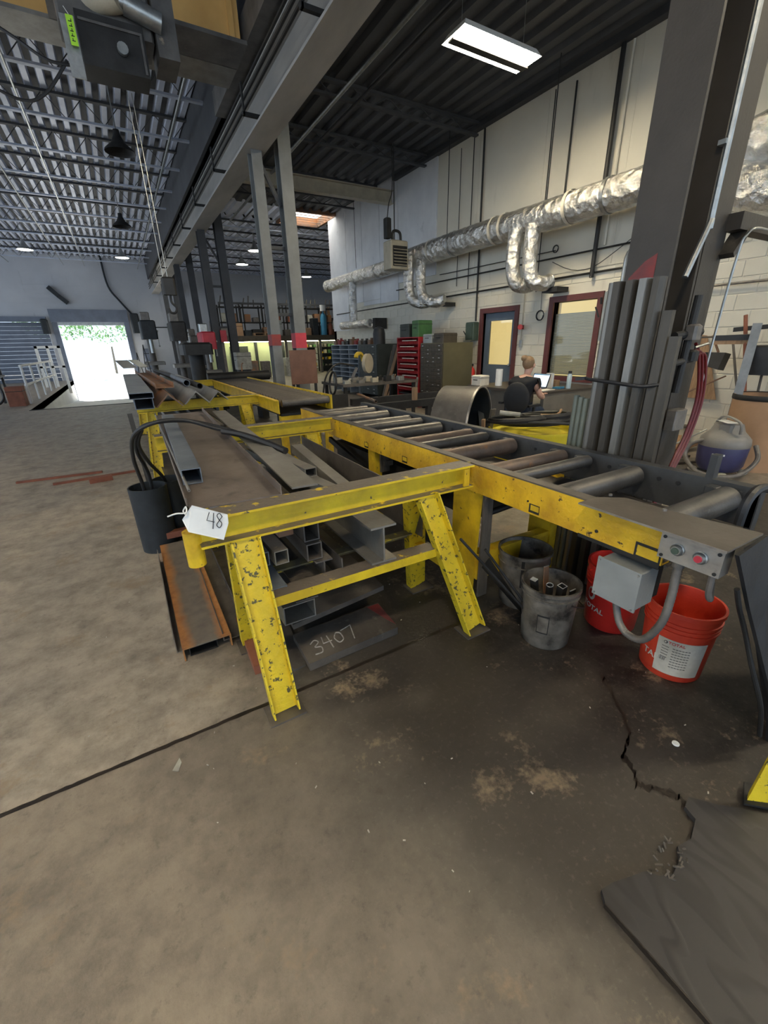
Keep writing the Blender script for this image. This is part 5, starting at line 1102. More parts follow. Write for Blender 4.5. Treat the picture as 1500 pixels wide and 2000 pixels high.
for r in range(9):
    z = .40 + r * .134
    MB().box(6.12, 6.58, 8.81, 9.72, z - .012, z - .004).build('shelf', 'binred', g, 0)
    for c in range(9):
        if bp_ is None:
            bp_ = MB().add([(0, 0, 0), (.3, 0, 0), (.3, .09, 0), (0, .09, 0), (-.03, 0, .05), (.3, 0, .085), (.3, .09, .085), (-.03, .09, .05), (-.01, .005, .05), (.29, .005, .05), (.29, .085, .05), (-.01, .085, .05)],
                [(3, 2, 1, 0), (0, 1, 5, 4), (1, 2, 6, 5), (2, 3, 7, 6), (3, 0, 4, 7), (8, 9, 10, 11)]); bp_.v = [v + V(g['_w']) for v in bp_.v]; bp_ = bp_.build('small_bin', 'binred', g, 0); q = bp_
        else: q = bp_.copy(); COL.objects.link(q)
        q.location = V((6.14, 8.825 + c * .1, z)) - V(g['_w'])
for r in range(9): MB().box(6.106, 6.109, 8.86 + .1 * (r % 2), 9.68 - .1 * (r % 3), .462 + r * .134, .478 + r * .134).build('label_strip', 'paper', g, 0)
g = root('pigeonhole_shelf', 'blue-grey pigeonhole shelf at the far end of the cabinet row', 'shelf', (6.5, 12.9, 0))
MB().box(6.9, 6.92, 11.95, 13.85, .25, 1.47).build('back_panel', 'dkgreen', g, 0)
for k in range(10): MB().box(6.12, 6.9, 11.95, 13.85, .27 + k * .132, .29 + k * .132).build('shelf', 'blueshelf', g, 0)
for k in range(4): MB().box(6.13, 6.9, 11.95 + k * .627 - .008, 11.95 + k * .627 + .008, .05, 1.47).build('divider', 'blueshelf', g, 0)
def boxthing(name, label, x0, x1, y0, y1, z0, z1, m, cat='box', lid=True):
    o = root(name, label, cat, ((x0 + x1) / 2, (y0 + y1) / 2, z0)); MB().bev(x0, x1, y0, y1, z0, z1, min(.012, (x1 - x0) * .1)).build('body', m, o)
    if lid: MB().box(x0 - .004, x1 + .004, y0 - .004, y1 + .004, z1 - (z1 - z0) * .25, z1 - (z1 - z0) * .22).build('lid_seam', 'steel_dark', o, 0)
    MB().tube([(x0 - .012, y0 + (y1 - y0) * .3, z0 + (z1 - z0) * .55), (x0 - .012, y0 + (y1 - y0) * .7, z0 + (z1 - z0) * .55)], .008, 6).build('handle', 'steel_dark', o); return o
boxthing('tool_box', 'bright green metal box on top of the red bin rack', 6.15, 6.55, 8.84, 9.12, 1.62, 1.98, 'green')
boxthing('tool_box', 'dark grey box left of the green box on the red bin rack', 6.15, 6.55, 9.25, 9.65, 1.62, 1.92, 'dkgreen')
boxthing('parts_box', 'grey small-parts box on the olive cabinet, left one', 6.15, 6.5, 8.33, 8.66, 1.48, 1.67, 'box_grey')
boxthing('parts_box', 'brown metal box on the olive cabinet, right one', 6.15, 6.55, 7.90, 8.25, 1.48, 1.68, 'olived')
solo('welding_mask', MB().tube([(6.3, 10.95, 1.48), (6.3, 10.95, 1.75), (6.3, 10.95, 1.88), (6.3, 10.95, 1.93)], [.17, .17, .14, .03], 16), 'black', 'tall black round-topped thing standing on the dark drawer cabinet', 'machine part')
for k in range(9):
    y = 11.3 + k * .29; hh = .10 + .09 * random.random()
    solo('machine_part', MB().bev(6.2, 6.45, y, y + .16, 1.48, 1.48 + hh, .01).cyl((6.3, y + .08, 1.48 + hh), (6.3, y + .08, 1.53 + hh), .04, 10), ['rust', 'steel_dark', 'steel', 'redpaint'][k % 4],
         '%s metal part standing on the far cabinets, number %s from the right' % (['rusty', 'black', 'grey', 'dull red'][k % 4], ['one', 'two', 'three', 'four', 'five', 'six', 'seven', 'eight', 'nine'][k]), 'machine part')
for k, (y0, y1, z, m, lb) in enumerate(((9.95, 10.15, 1.62, 'wood', 'tall brown board leaning between the cabinets, nearest'), (10.15, 10.45, 1.45, 'woodgrey', 'dark board leaning between the cabinets'), (10.3, 10.55, 1.30, 'wood', 'shorter pale board leaning between the cabinets'))):
    solo('leaning_board', MB().bar((5.95 + .1 * k, y0 + .25, 0), (6.5, y1, z), .14, .025), m, lb, 'board')
solo('leaning_bar', MB().bar((5.85, 8.62, 0), (6.08, 8.76, .72), .05, .02), 'sheetbright', 'bright strip leaning on the corner of the olive cabinet', 'steel bar')
solo('leaning_board', MB().bar((5.8, 9.85, 0), (6.07, 9.75, .75), .06, .02), 'wood', 'short pale stick leaning on the red bin rack', 'board')

# ------------------------------------------------------------ guard drum, hoses, office corner
g = root('drum_guard', 'steel half-drum guard with a handle beyond the rollers', 'guard', (3.22, 3.75, 0))
ax = V((.50, -.86, 0)); c0 = V((3.22, 3.75, .585)); rr_ = .455
def arcshell(c0, ax, r, t, L, a0, a1, n=28):
    sd = ax.cross(V((0, 0, 1))).normalized(); mb = MB(); vs = []
    for k in range(n + 1):
        a = a0 + (a1 - a0) * k / n
        for rr in (r, r - t):
            for l in (-L / 2, L / 2): vs.append(c0 + ax * l + (sd * math.cos(a) + V((0, 0, 1)) * math.sin(a)) * rr)
    fs = []
    for k in range(n):
        i, j = 4 * k, 4 * k + 4; fs += [(i, i + 1, j + 1, j), (i + 2, j + 2, j + 3, i + 3), (i + 1, i + 3, j + 3, j + 1), (i, j, j + 2, i + 2)]
    return mb.add(vs, fs + [(0, 2, 3, 1), (4 * n, 4 * n + 1, 4 * n + 3, 4 * n + 2)])
arcshell(c0, ax, rr_, .012, .42, -.6, PI + .6).build('shell', 'steel', g)
arcshell(c0 + ax * .205, ax, rr_ + .008, .016, .02, -.6, PI + .6).build('rim', 'edge', g)
arcshell(c0, ax, rr_ - .013, .004, .40, -.6, PI + .6).build('shade_liner', 'blackmat', g); MB().cyl(c0 - ax * .2, c0 - ax * .19, rr_ - .018, 30).build('back_plate', 'blackmat', g)  # dark fill for the shade inside the guard, back plate blackened likewise
sd_ = ax.cross(V((0, 0, 1))).normalized()
hp = [c0 + sd_ * (-math.cos(a)) * (rr_ + d) + V((0, 0, math.sin(a))) * (rr_ + d) + ax * l for a, d, l in ((.95, 0, -.09), (.95, .05, -.09), (.95, .05, .09), (.95, 0, .09))]
MB().tube(hp, .009, 8).build('handle', 'black', g)
for s in (-1, 1): MB().bar(c0 + sd_ * s * .33 + V((0, 0, -.3)), V((3.22, 3.75, 0)) + sd_ * s * .36, .05, .35).build('foot', 'steel_dark', g, 0)
solo('board', MB().bar(V((3.45, 3.62, .02)), V((3.53, 3.58, .78)), .16, .025, (.5, -.86, 0)), 'woodgrey', 'dirty plank standing inside the open drum guard', 'board')
solo('board', MB().bar(V((3.28, 3.43, .02)), V((3.22, 3.40, .72)), .05, .03, (.5, -.86, 0)), 'wood', 'narrow pale stick at the mouth of the drum guard', 'board')
solo('wheel_disc', MB().cyl((3.72, 4.15, .42), (3.78, 4.12, .42), .40, 28).cyl((3.68, 4.17, .42), (3.82, 4.1, .42), .06, 12), 'blackmat', 'dark round disc behind the drum guard', 'wheel')
g = root('yellow_drum', 'bright yellow drum under tangled black hoses beyond the rollers', 'drum', (3.80, 3.25, 0))
MB().lathe([(.001, 0), (.44, 0), (.46, .03), (.46, .55), (.47, .57), (.47, .60), (.45, .60), (.44, .55), (.001, .53)], (3.80, 3.25, 0), 30).build('body', 'yolk', g)
for k, (dx, dy, r, z, lb) in enumerate(((0.05, 0, .36, .64, 'big black hose coil resting on the yellow drum'), (-.18, .05, .30, .68, 'black hose coil at the left of the yellow drum'), (.12, -.05, .27, .70, 'smaller black hose coil on top of the yellow drum'))):
    coil((3.80 + dx, 3.25 + dy, z), r, 4, .016, 'black', 'hose_coil', lb, (0.12 * (k - 1), .1, 1), 'hose', .12)
solo('hose', MB().tube(smoothpath([(3.35, 3.25, .70), (3.5, 3.0, .71), (3.8, 2.85, .69), (4.1, 2.8, .62), (4.3, 2.9, .35), (4.33, 2.95, .05)]), .016, 8), 'black', 'black hose draped over the right side of the yellow drum to the floor', 'hose')
solo('hose_fitting', MB().tube([(3.4, 3.35, .78), (3.55, 3.2, .76)], .025, 8), 'offwhite', 'pale hose end fitting on the left hose coil', 'fitting')
solo('hose_fitting', MB().tube(smoothpath([(3.75, 3.1, .75), (3.9, 3.02, .75), (4.05, 3.08, .78)]), .014, 8), 'wood', 'orange-brown hose end lying over the coil', 'fitting')
# desk
g = root('office_desk', 'tan metal desk with a dark top under the window, laptop on it', 'desk', (6.2, 5.3, 0))
MB().bev(5.45, 6.95, 4.55, 6.25, .71, .75, .008).build('desk_top', 'deskdark', g)
MB().box(5.60, 6.75, 4.60, 4.63, .14, .71).build('end_panel', 'desk', g, 0); MB().box(5.58, 5.62, 4.59, 4.65, .0, .71).build('corner_post', 'desk', g, 0)
MB().box(6.0, 6.75, 4.63, 5.0, .14, .70).build('pedestal', 'desk', g, 0); MB().box(6.0, 6.75, 5.8, 6.2, .14, .70).build('pedestal', 'desk', g, 0)
for x, y in ((5.6, 6.15), (6.7, 4.62), (6.7, 6.15)): MB().box(x, x + .05, y, y + .05, 0, .71).build('leg', 'desk', g, 0)
g = root('laptop', 'open laptop with a lit blue-white screen on the desk', 'laptop', (5.8, 4.95, .75))
MB().box(5.60, 5.84, 4.78, 5.12, .752, .77).build('keyboard_base', 'steel_dark', g, 0)
sc_ = MB().add([(5.845, 4.78, .77), (5.845, 5.12, .77), (5.92, 5.12, .98), (5.92, 4.78, .98), (5.855, 4.78, .77), (5.855, 5.12, .77), (5.93, 5.12, .98), (5.93, 4.78, .98)], [(3, 2, 1, 0), (4, 5, 6, 7), (0, 1, 5, 4), (1, 2, 6, 5), (2, 3, 7, 6), (3, 0, 4, 7)]).build('lid', 'steel_dark', g, 0)
MB().add([(5.847, 4.795, .785), (5.847, 5.105, .785), (5.9165, 5.105, .972), (5.9165, 4.795, .972)], [(3, 2, 1, 0)]).build('screen', 'screen', g, 0)
MB().add([(5.908, 4.795, .958), (5.908, 5.105, .958), (5.9128, 5.105, .971), (5.9128, 4.795, .971)], [(3, 2, 1, 0)]).build('title_bar', 'bluecyl', g, 0)
g = root('water_bottle', 'pale blue drinking bottle with a dark lid on the desk end', 'bottle', (6.2, 4.62, .75))
MB().lathe([(.001, 0), (.036, 0), (.038, .01), (.038, .20), (.026, .23), (.001, .23)], (6.2, 4.64, .75), 18).build('body', 'steelbottle', g); MB().lathe([(.001, .23), (.028, .23), (.028, .27), (.001, .275)], (6.2, 4.64, .75), 16).build('lid', 'black', g)
g = root('paper_towel_roll', 'white paper towel roll standing on the desk behind the person', 'paper roll', (5.75, 5.75, .75)); MB().lathe([(.02, 0), (.06, 0), (.06, .28), (.02, .28)], (5.75, 5.75, .75), 20).build('roll', 'white', g)
boxthing('paper_box', 'cream cardboard box on the desk left of the towel roll', 5.5, 5.72, 5.95, 6.2, .75, .92, 'paper')
solo('papers', MB().bar((5.52, 4.66, .756), (5.85, 4.70, .756), .16, .01), 'paper', 'yellowish papers lying on the near corner of the desk', 'paper')
solo('folder', MB().bar((6.0, 4.72, .765), (6.15, 4.74, .765), .12, .025), 'bluecyl', 'small blue folder on the desk beside the bottle', 'folder')
g = root('desk_organizer', 'pale document holder beside the laptop', 'organizer', (6.15, 4.95, .75)); MB().box(6.05, 6.10, 4.86, 4.98, .75, .98).build('sheet_holder', 'white', g, 0); MB().box(6.12, 6.22, 4.83, 4.93, .75, .87).build('tray', 'wood', g, 0)
g = root('shopping_bag', 'crumpled tan paper bag on the floor at the desk end', 'bag', (6.1, 4.25, 0))
MB().add([(5.78, 4.25, .0), (6.08, 4.15, .0), (6.15, 4.35, .0), (5.85, 4.42, .0), (5.74, 4.22, .34), (6.02, 4.13, .28), (6.12, 4.30, .36), (5.82, 4.38, .40)], [(3, 2, 1, 0), (0, 1, 5, 4), (1, 2, 6, 5), (2, 3, 7, 6), (3, 0, 4, 7)]).build('bag_body', 'card', g, 0)
MB().tube(smoothpath([(5.82, 4.24, .36), (5.84, 4.24, .50), (5.90, 4.22, .50), (5.93, 4.20, .33)]), .012, 6).build('bag_handle', 'card', g)
# office chair
g = root('office_chair', 'black office chair with the seated person, seen from behind', 'chair', (4.92, 4.72, 0))
MB().ball((4.68, 4.32, .74), (.05, .20, .22), 20, 12).xf(Matrix.Translation((4.68, 4.32, 0)) @ Matrix.Rotation(.25, 4, 'Z') @ Matrix.Translation((-4.68, -4.32, 0))).build('backrest', 'chair', g)
MB().tube([(5.0, 4.52, .40), (5.0, 4.52, .42), (5.0, 4.52, .45), (5.0, 4.52, .46)], [.22, .25, .25, .22], 20).build('seat', 'chair', g)
MB().bar((4.68, 4.33, .62), (4.76, 4.37, .38), .07, .03).bar((4.76, 4.37, .38), (5.0, 4.52, .38), .07, .03).build('back_bar', 'chair', g)
for s in (-1, 1): 
    bx = V((4.98, 4.52 + s * .27, .62)); MB().bar(bx + V((-.13, 0, 0)), bx + V((.13, .02, 0)), .06, .03).bar(bx + V((0, 0, -.02)), bx + V((0, 0, -.2)), .03, .03).bar(bx + V((0, 0, -.19)), bx + V((0, -s * .12, -.19)), .03, .03).build('armrest', 'chair', g)
MB().cyl((5.0, 4.52, .09), (5.0, 4.52, .40), .025, 12).build('gas_column', 'steel_dark', g)
for k in range(5):
    a = 2 * PI * k / 5; e = V((5.0 + .28 * math.cos(a), 4.52 + .28 * math.sin(a), .06)); MB().bar((5.0, 4.52, .10), e, .04, .03).build('base_arm', 'chair', g); MB().ball(e + V((0, 0, -.035)), .025, 8, 6).build('caster', 'black', g)
# person
def skin_obj(name, nodes_, edges, m, parent=None, sub=2, root_i=0):
    off = V(parent['_w']) if parent is not None else V((0, 0, 0))
    me = bpy.data.meshes.new(name); me.from_pydata([V(n[0]) - off for n in nodes_], edges, []); o = bpy.data.objects.new(name, me); COL.objects.link(o); o['_w'] = tuple(off)
    me.materials.append(M[m])
    sk = o.modifiers.new('skin', 'SKIN'); sk.use_smooth_shade = True
    sv = me.skin_vertices[0].data if len(me.skin_vertices) else None
    for i, n in enumerate(nodes_):
        r = n[1]; sv[i].radius = r if isinstance(r, tuple) else (r, r)
    sv[root_i].use_root = True
    ss = o.modifiers.new('sub', 'SUBSURF'); ss.levels = ss.render_levels = sub
    # bake, so that the figure is plain geometry
    dg_ = bpy.context.evaluated_depsgraph_get(); me2 = bpy.data.meshes.new_from_object(o.evaluated_get(dg_)); o.modifiers.clear(); o.data = me2; bpy.data.meshes.remove(me); me2.name = name
    if parent is not None: o.parent = parent
    return o
px, py = 5.03, 4.55
fx, fy = math.cos(.22), math.sin(.22)
def P_(f, s, z): return (px + f * fx - s * fy, py + f * fy + s * fx, z - (.05 if z > .5 else 0))
pn_ = root('person', 'person in a black t-shirt with a blond bun sitting at the desk, seen from behind', 'person', (px, py, 0))
body = [(P_(-.02, 0, .57), .13), (P_(-.02, 0, .72), .115), (P_(.02, 0, .88), .13), (P_(.06, 0, .99), .11), (P_(.10, 0, 1.06), .050), (P_(.13, 0, 1.11), .052), (P_(.15, 0, 1.18), .078), (P_(.15, 0, 1.26), .070),
        (P_(.06, .17, .97), .055), (P_(.14, .24, .80), .042), (P_(.26, .20, .76), .036), (P_(.38, .13, .78), .026),
        (P_(.06, -.17, .97), .055), (P_(.10, -.25, .78), .042), (P_(.24, -.22, .75), .036), (P_(.38, -.13, .78), .026),
        (P_(.02, .09, .55), .088), (P_(.40, .12, .54), .065), (P_(.42, .12, .30), .050), (P_(.40, .12, .09), .038), (P_(.52, .13, .04), .030),
        (P_(.02, -.09, .55), .088), (P_(.40, -.12, .54), .065), (P_(.36, -.14, .30), .050), (P_(.28, -.14, .09), .038), (P_(.38, -.15, .04), .030)]
be = [(0, 1), (1, 2), (2, 3), (3, 4), (4, 5), (5, 6), (6, 7), (3, 8), (8, 9), (9, 10), (10, 11), (3, 12), (12, 13), (13, 14), (14, 15), (0, 16), (16, 17), (17, 18), (18, 19), (19, 20), (0, 21), (21, 22), (22, 23), (23, 24), (24, 25)]
skin_obj('body', body, be, 'skin', pn_)
def grow(ns, d): return [(p, r + d) for p, r in ns]
sh_ = grow(body[0:4], .03) + [(P_(.06, .18, .975), .088), (P_(.10, .225, .87), .070), (P_(.06, -.18, .975), .088), (P_(.08, -.225, .87), .070), (P_(.075, 0, 1.045), .078)]
skin_obj('t_shirt', sh_, [(0, 1), (1, 2), (2, 3), (3, 4), (4, 5), (3, 6), (6, 7), (3, 8)], 'shirt', pn_)
jn = grow([body[0]] + body[16:20] + body[21:25], .014)
skin_obj('jeans', jn, [(0, 1), (1, 2), (2, 3), (3, 4), (0, 5), (5, 6), (6, 7), (7, 8)], 'jeans', pn_)
for s in (1, -1):
    skin_obj('shoe', [(P_(.38 if s > 0 else .26, s * .13, .045), .042), (P_(.50 if s > 0 else .38, s * .14, .04), .038), (P_(.56 if s > 0 else .44, s * .14, .035), .030)], [(0, 1), (1, 2)], 'black', pn_)
hc = V(P_(.145, 0, 1.215))
hr = MB().ball(hc + V((-.02, 0, .02)), (.092, .084, .098), 20, 14)
for v in hr.v:
    f = (v - hc).dot(V((fx, fy, 0)))
    if f > .045 and v.z < hc.z + .06: v -= V((fx, fy, 0)) * (f - .045) * .8
hr.build('hair', 'hair', pn_); MB().ball(hc + V((-.075, .03, .085)), (.052, .052, .045), 14, 10).build('hair_bun', 'hair', pn_)
for s in (1, -1): MB().ball(V(P_(.145, s * .083, 1.20)), (.02, .009, .03), 10, 8).build('ear', 'skin', pn_)
MB().tube([V(P_(.235, 0, 1.225)), V(P_(.252, 0, 1.195))], [.009, .014], 8).build('nose', 'skin', pn_)
for s in (1, -1): MB().ball(V(P_(.222, s * .030, 1.225)), .011, 8, 6).build('eye', 'white', pn_)
MB().tube([V(P_(.230, -.022, 1.165)), V(P_(.235, 0, 1.163)), V(P_(.230, .022, 1.165))], .005, 6).build('mouth', 'redpaint', pn_)
for s in (1, -1):
    b_ = V(P_(.38, s * .13, .78)); fl = V((fx, fy, 0)); sdv = V((-fy, fx, 0))
    skin_obj('hand', [(tuple(b_), .022), (tuple(b_ + fl * .05), (.034, .016))] + sum([[(tuple(b_ + fl * (.085) + sdv * (.024 - .016 * k)), .0095), (tuple(b_ + fl * (.115 - .006 * abs(k - 1)) + sdv * (.026 - .017 * k) + V((0, 0, .004))), .008), (tuple(b_ + fl * (.135 - .006 * abs(k - 1)) + sdv * (.026 - .017 * k) - V((0, 0, .010))), .007)] for k in range(4)], [])
             + [(tuple(b_ + fl * .04 - sdv * s * .035), .011), (tuple(b_ + fl * .075 - sdv * s * .055), .009)],
             [(0, 1)] + sum([[(1, 2 + 3 * k), (2 + 3 * k, 3 + 3 * k), (3 + 3 * k, 4 + 3 * k)] for k in range(4)], []) + [(0, 14), (14, 15)], 'skin', pn_, 1)

# ------------------------------------------------------------ right back corner
g = root('shop_vacuum', 'grey and navy shop vacuum on the floor beyond the conveyor end', 'vacuum', (5.75, 2.15, 0))
vc = (5.75, 2.15, 0)
MB().lathe([(.001, .06), (.19, .06), (.225, .12), (.24, .32), (.235, .34), (.001, .34)], vc, 26).build('tank', 'vacblue', g)
MB().lathe([(.24, .335), (.245, .35), (.235, .42), (.19, .47), (.16, .50), (.13, .58), (.001, .60)], vc, 26).build('lid', 'vacgrey', g)
MB().bev(5.60, 5.80, 2.06, 2.2, .50, .60, .02).build('motor_hood', 'vacgrey', g); MB().tube(smoothpath([(5.62, 1.98, .50), (5.6, 2.0, .62), (5.7, 2.2, .66), (5.78, 2.3, .55)]), .014, 8).build('handle', 'vacgrey', g)
Lv, Fv, vv = V((-.35, .93, 0)), V((-.93, -.35, 0)), V(vc)
MB().tube(smoothpath([vv + Lv * .18 + Fv * .12 + V((0, 0, .40)), vv + Lv * .30 + Fv * .12 + V((0, 0, .34)), vv + Lv * .33 + Fv * .14 + V((0, 0, .20)), vv + Lv * .20 + Fv * .27 + V((0, 0, .07)), vv + Fv * .32 + V((0, 0, .04)), vv - Lv * .20 + Fv * .27 + V((0, 0, .08)), vv - Lv * .32 + Fv * .10 + V((0, 0, .22)), vv - Lv * .28 + V((0, 0, .36))]), .024, 10).build('hose', 'conduit', g)
a_ = math.atan2(-2.15, -5.75)
for k in range(2): wrap('lettering', 'white', g, vc, .235, .235, .34, a_ - .35, a_ + .15 - .1 * k, .74 - .10 * k, .80 - .10 * k, .003, 6)
for k in range(4):
    t = .6 + k * PI / 2; MB().ball((vc[0] + .24 * math.cos(t), vc[1] + .24 * math.sin(t), .035), (.05, .05, .035), 10, 6).build('caster_foot', 'offwhite', g)
solo('paper_sheet', MB().bar((5.58, 2.05, .612), (5.72, 2.22, .612), .12, .004), 'white', 'white sheet of paper lying on top of the shop vacuum', 'paper')
g = root('cardboard_drum', 'brown fibre drum full of brooms and scrap at the right edge', 'drum', (6.35, 2.10, 0))
MB().lathe([(.001, 0), (.30, 0), (.30, .85), (.285, .85), (.28, .03), (.001, .03)], (6.35, 2.10, 0), 28).build('body', 'card', g); MB().lathe([(.303, .80), (.31, .81), (.31, .85), (.303, .86)], (6.35, 2.10, 0), 28).build('rim', 'steel_dark', g)
def stick(name, a, b, r, m, label, cat='tool'): return solo(name, MB().tube([a, b], r, 8), m, label, cat)
solo('steel_bar', MB().bar((6.10, 2.28, .08), (6.55, 2.45, 1.62), .09, .03), 'steel_blue', 'wide dark blue-grey bar leaning up out of the fibre drum', 'steel bar')
g = root('push_broom', 'push broom standing head-up in the fibre drum', 'broom', (6.4, 2.2, .1)); MB().tube([(6.35, 2.15, .1), (6.55, 2.66, 1.45)], .014, 8).build('handle', 'woodgrey', g); MB().bar((6.48, 2.85, 1.42), (6.62, 2.45, 1.42), .05, .05).build('head', 'wood', g); MB().bar((6.48, 2.85, 1.47), (6.62, 2.45, 1.47), .06, .06).build('bristles', 'black', g)
g = root('dustpan', 'black long-handled dustpan hooked above the drum', 'dustpan', (6.5, 2.8, 1.0)); MB().add([(6.45, 2.70, 1.10), (6.55, 2.95, 1.15), (6.60, 2.95, 1.30), (6.50, 2.68, 1.30), (6.62, 2.70, 1.08), (6.72, 2.95, 1.13), (6.76, 2.95, 1.28), (6.66, 2.68, 1.28)], [(3, 2, 1, 0), (4, 5, 6, 7), (0, 1, 5, 4), (1, 2, 6, 5), (2, 3, 7, 6), (3, 0, 4, 7)]).build('pan', 'black', g, 0); MB().tube([(6.60, 2.80, 1.30), (6.62, 2.92, 1.50)], .014, 8).build('handle', 'rust', g)
stick('broom_handle', (6.45, 3.15, 1.475), (6.60, 2.45, 1.50), .011, 'woodgrey', 'thin stick lying level across the broom tops')
stick('broom_handle', (6.45, 2.2, .2), (6.62, 2.62, 1.72), .022, 'woodred', 'reddish brown handle sticking up highest in the drum')
stick('broom_handle', (6.42, 2.18, .2), (6.75, 2.35, 1.3), .014, 'woodgrey', 'grey handle at the right of the drum')
solo('broom_head', MB().bar((6.60, 2.70, 1.56), (6.75, 2.2, 1.60), .06, .05), 'steel_dark', 'dark broom head crossing behind the blue-grey bar', 'broom')  # broom head alone, without a handle
solo('black_crate', MB().bev(6.5, 6.95, 1.95, 2.45, 1.05, 1.38, .02), 'black', 'black box perched on the broom bundle at the right edge', 'box')
solo('plywood_scrap', slab(MB(), [(7.10, 3.40, .66), (7.10, 2.90, .66), (7.14, 3.22, 1.50), (7.14, 3.34, 1.52)], (.02, 0, 0)), 'wood', 'tapered brown plywood scrap leaning on the wall right of the near column', 'board', smooth=0)
stick('steel_rod', (6.3, 3.55, .45), (6.85, 2.75, 1.0), .010, 'rust', 'thin rod slanting up beside the fibre drum', 'steel bar')
stick('steel_rod', (5.6, 2.9, .05), (6.1, 2.5, .42), .010, 'galv', 'bright thin rod slanting down behind the shop vacuum', 'steel bar')
random.seed(9)
for k in range(8):
    x, y = 6.5 + random.random() * .5, 2.9 + k * .14; a = random.uniform(-.6, .6)
    solo('scrap_board', MB().bar((x - .3, y - .25 * a, .04 + .05 * k), (x + .25, y + .25 * a, .10 + .05 * k), .12, .02), ['wood', 'card', 'offwhite', 'woodgrey'][k % 4], '%s scrap piece in the pile behind the shop vacuum, %s up' % (['brown wooden', 'cardboard', 'whitish', 'dark wooden'][k % 4], ['lowest', 'second', 'third', 'fourth', 'fifth', 'sixth', 'seventh', 'topmost'][k]), 'scrap')
for k in range(3): solo('floor_plank', MB().bar((4.9 + .1 * k, 3.2 - .28 * k, .015), (6.3, 2.75 - .28 * k, .015), .14, .03), 'woodgrey', ['flat plank on the floor behind the vacuum, farthest', 'flat plank on the floor behind the vacuum, middle', 'flat plank on the floor behind the vacuum, nearest'][k], 'board')

# ------------------------------------------------------------ saw bench between the conveyors and cabinets
g = root('cutoff_saw', 'chop saw with a round tan guard and yellow handle before the cabinets', 'saw', (4.55, 8.6, .75))
MB().cyl((4.58, 8.55, 1.10), (4.62, 8.49, 1.10), .20, 26).build('blade_guard', 'cream', g); arcshell(V((4.45, 8.62, 1.12)), V((.6, -.8, 0)), .22, .05, .07, .6, PI - .1, 16).build('handle_guard', 'sawyellow', g)
MB().bar((4.40, 8.65, 1.02), (4.30, 8.7, .80), .08, .06).bar((4.30, 8.7, .80), (4.62, 8.6, .78), .25, .05).build('saw_frame', 'conduit', g)
g = root('saw_bench', 'cluttered steel bench under the chop saw', 'bench', (4.7, 8.4, 0)); MB().box(3.7, 5.5, 7.9, 9.0, .70, .75).build('bench_top', 'steel', g, 0)
for x, y in ((3.75, 7.95), (5.4, 7.95), (3.75, 8.9), (5.4, 8.9)): MB().box(x, x + .06, y, y + .06, 0, .70).build('leg', 'steel_dark', g, 0)
g = root('steel_rack', 'low dark steel rails on legs beyond the first conveyor', 'rack', (3.9, 5.6, 0))
for y in (5.2, 5.9): MB().box(2.9, 4.6, y, y + .08, .62, .72).build('rail', 'steel_dark', g, 0)
for x in (2.95, 3.8, 4.5):
    for y in (5.2, 5.9): MB().box(x, x + .07, y, y + .07, 0, .62).build('leg', 'steel_dark', g, 0)
MB().box(3.55, 3.61, 5.2, 5.26, .72, .90).build('stop_post', 'wood', g, 0)
solo('steel_pipe', MB().pipe((2.75, 4.9, .80), (3.2, 6.3, .745), .02, .004), 'rust', 'rusty pipe lying over the low steel rails', 'pipe')
for k in range(10):
    x, y = 3.85 + (k % 5) * .32, 8.05 + (k // 5) * .4
    if 4.15 < x < 4.8 and y > 8.3: y -= .12
    solo('machine_part', MB().bev(x - .07, x + .07, y - .06, y + .06, .75, .80 + .07 * random.random(), .01).cyl((x, y, .78), (x + .1, y + .03, .84), .02, 8), ['offwhite', 'steel_light', 'cream', 'steel_dark', 'galv'][k % 5],
         '%s small part on the saw bench, %s row, number %s' % (['whitish', 'grey', 'cream', 'dark', 'silver'][k % 5], 'front' if k < 5 else 'back', ['one', 'two', 'three', 'four', 'five'][k % 5]), 'machine part')
g = root('guard_panel', 'shiny brown sheet panel on legs standing between the middle columns', 'panel', (2.74, 7.43, 0)); MB().box(2.50, 2.98, 7.42, 7.44, .86, 1.42).build('panel_sheet', 'brown_guard', g, 0)
for x in (2.52, 2.93): MB().box(x, x + .04, 7.44, 7.48, 0, 1.3).build('leg', 'steel_dark', g, 0)
g = root('hand_truck', 'thin dark hand truck standing left of the middle columns', 'hand truck', (2.6, 10.3, 0))
for s in (0, .36): MB().tube(smoothpath([(2.35 + s, 10.4, .02), (2.35 + s, 10.4, 1.0), (2.40 + s * .8, 10.42, 1.15)]), .014, 6).build('side_tube', 'rust', g)
for z in (.2, .45, .7, .95): MB().tube([(2.35, 10.4, z), (2.71, 10.4, z)], .012, 6).build('rung', 'rust', g)
g = root('cart_wheel', 'small hand cart wheel and frame right of the brown panel', 'cart', (3.35, 7.6, 0)); coil_p = [(3.35 + .02 * math.sin(t), 7.6 + .15 * math.cos(t), .82 + .2 * math.sin(t)) for t in [2 * PI * i / 20 for i in range(21)]]
MB().tube(coil_p, .02, 8).build('tyre', 'black', g); MB().tube(smoothpath([(3.1, 7.6, .3), (3.2, 7.6, .9), (3.5, 7.7, 1.15), (3.9, 7.8, 1.1)]), .016, 6).box(3.1, 3.6, 7.5, 7.56, 0, .62).build('frame', 'steel_dark', g)

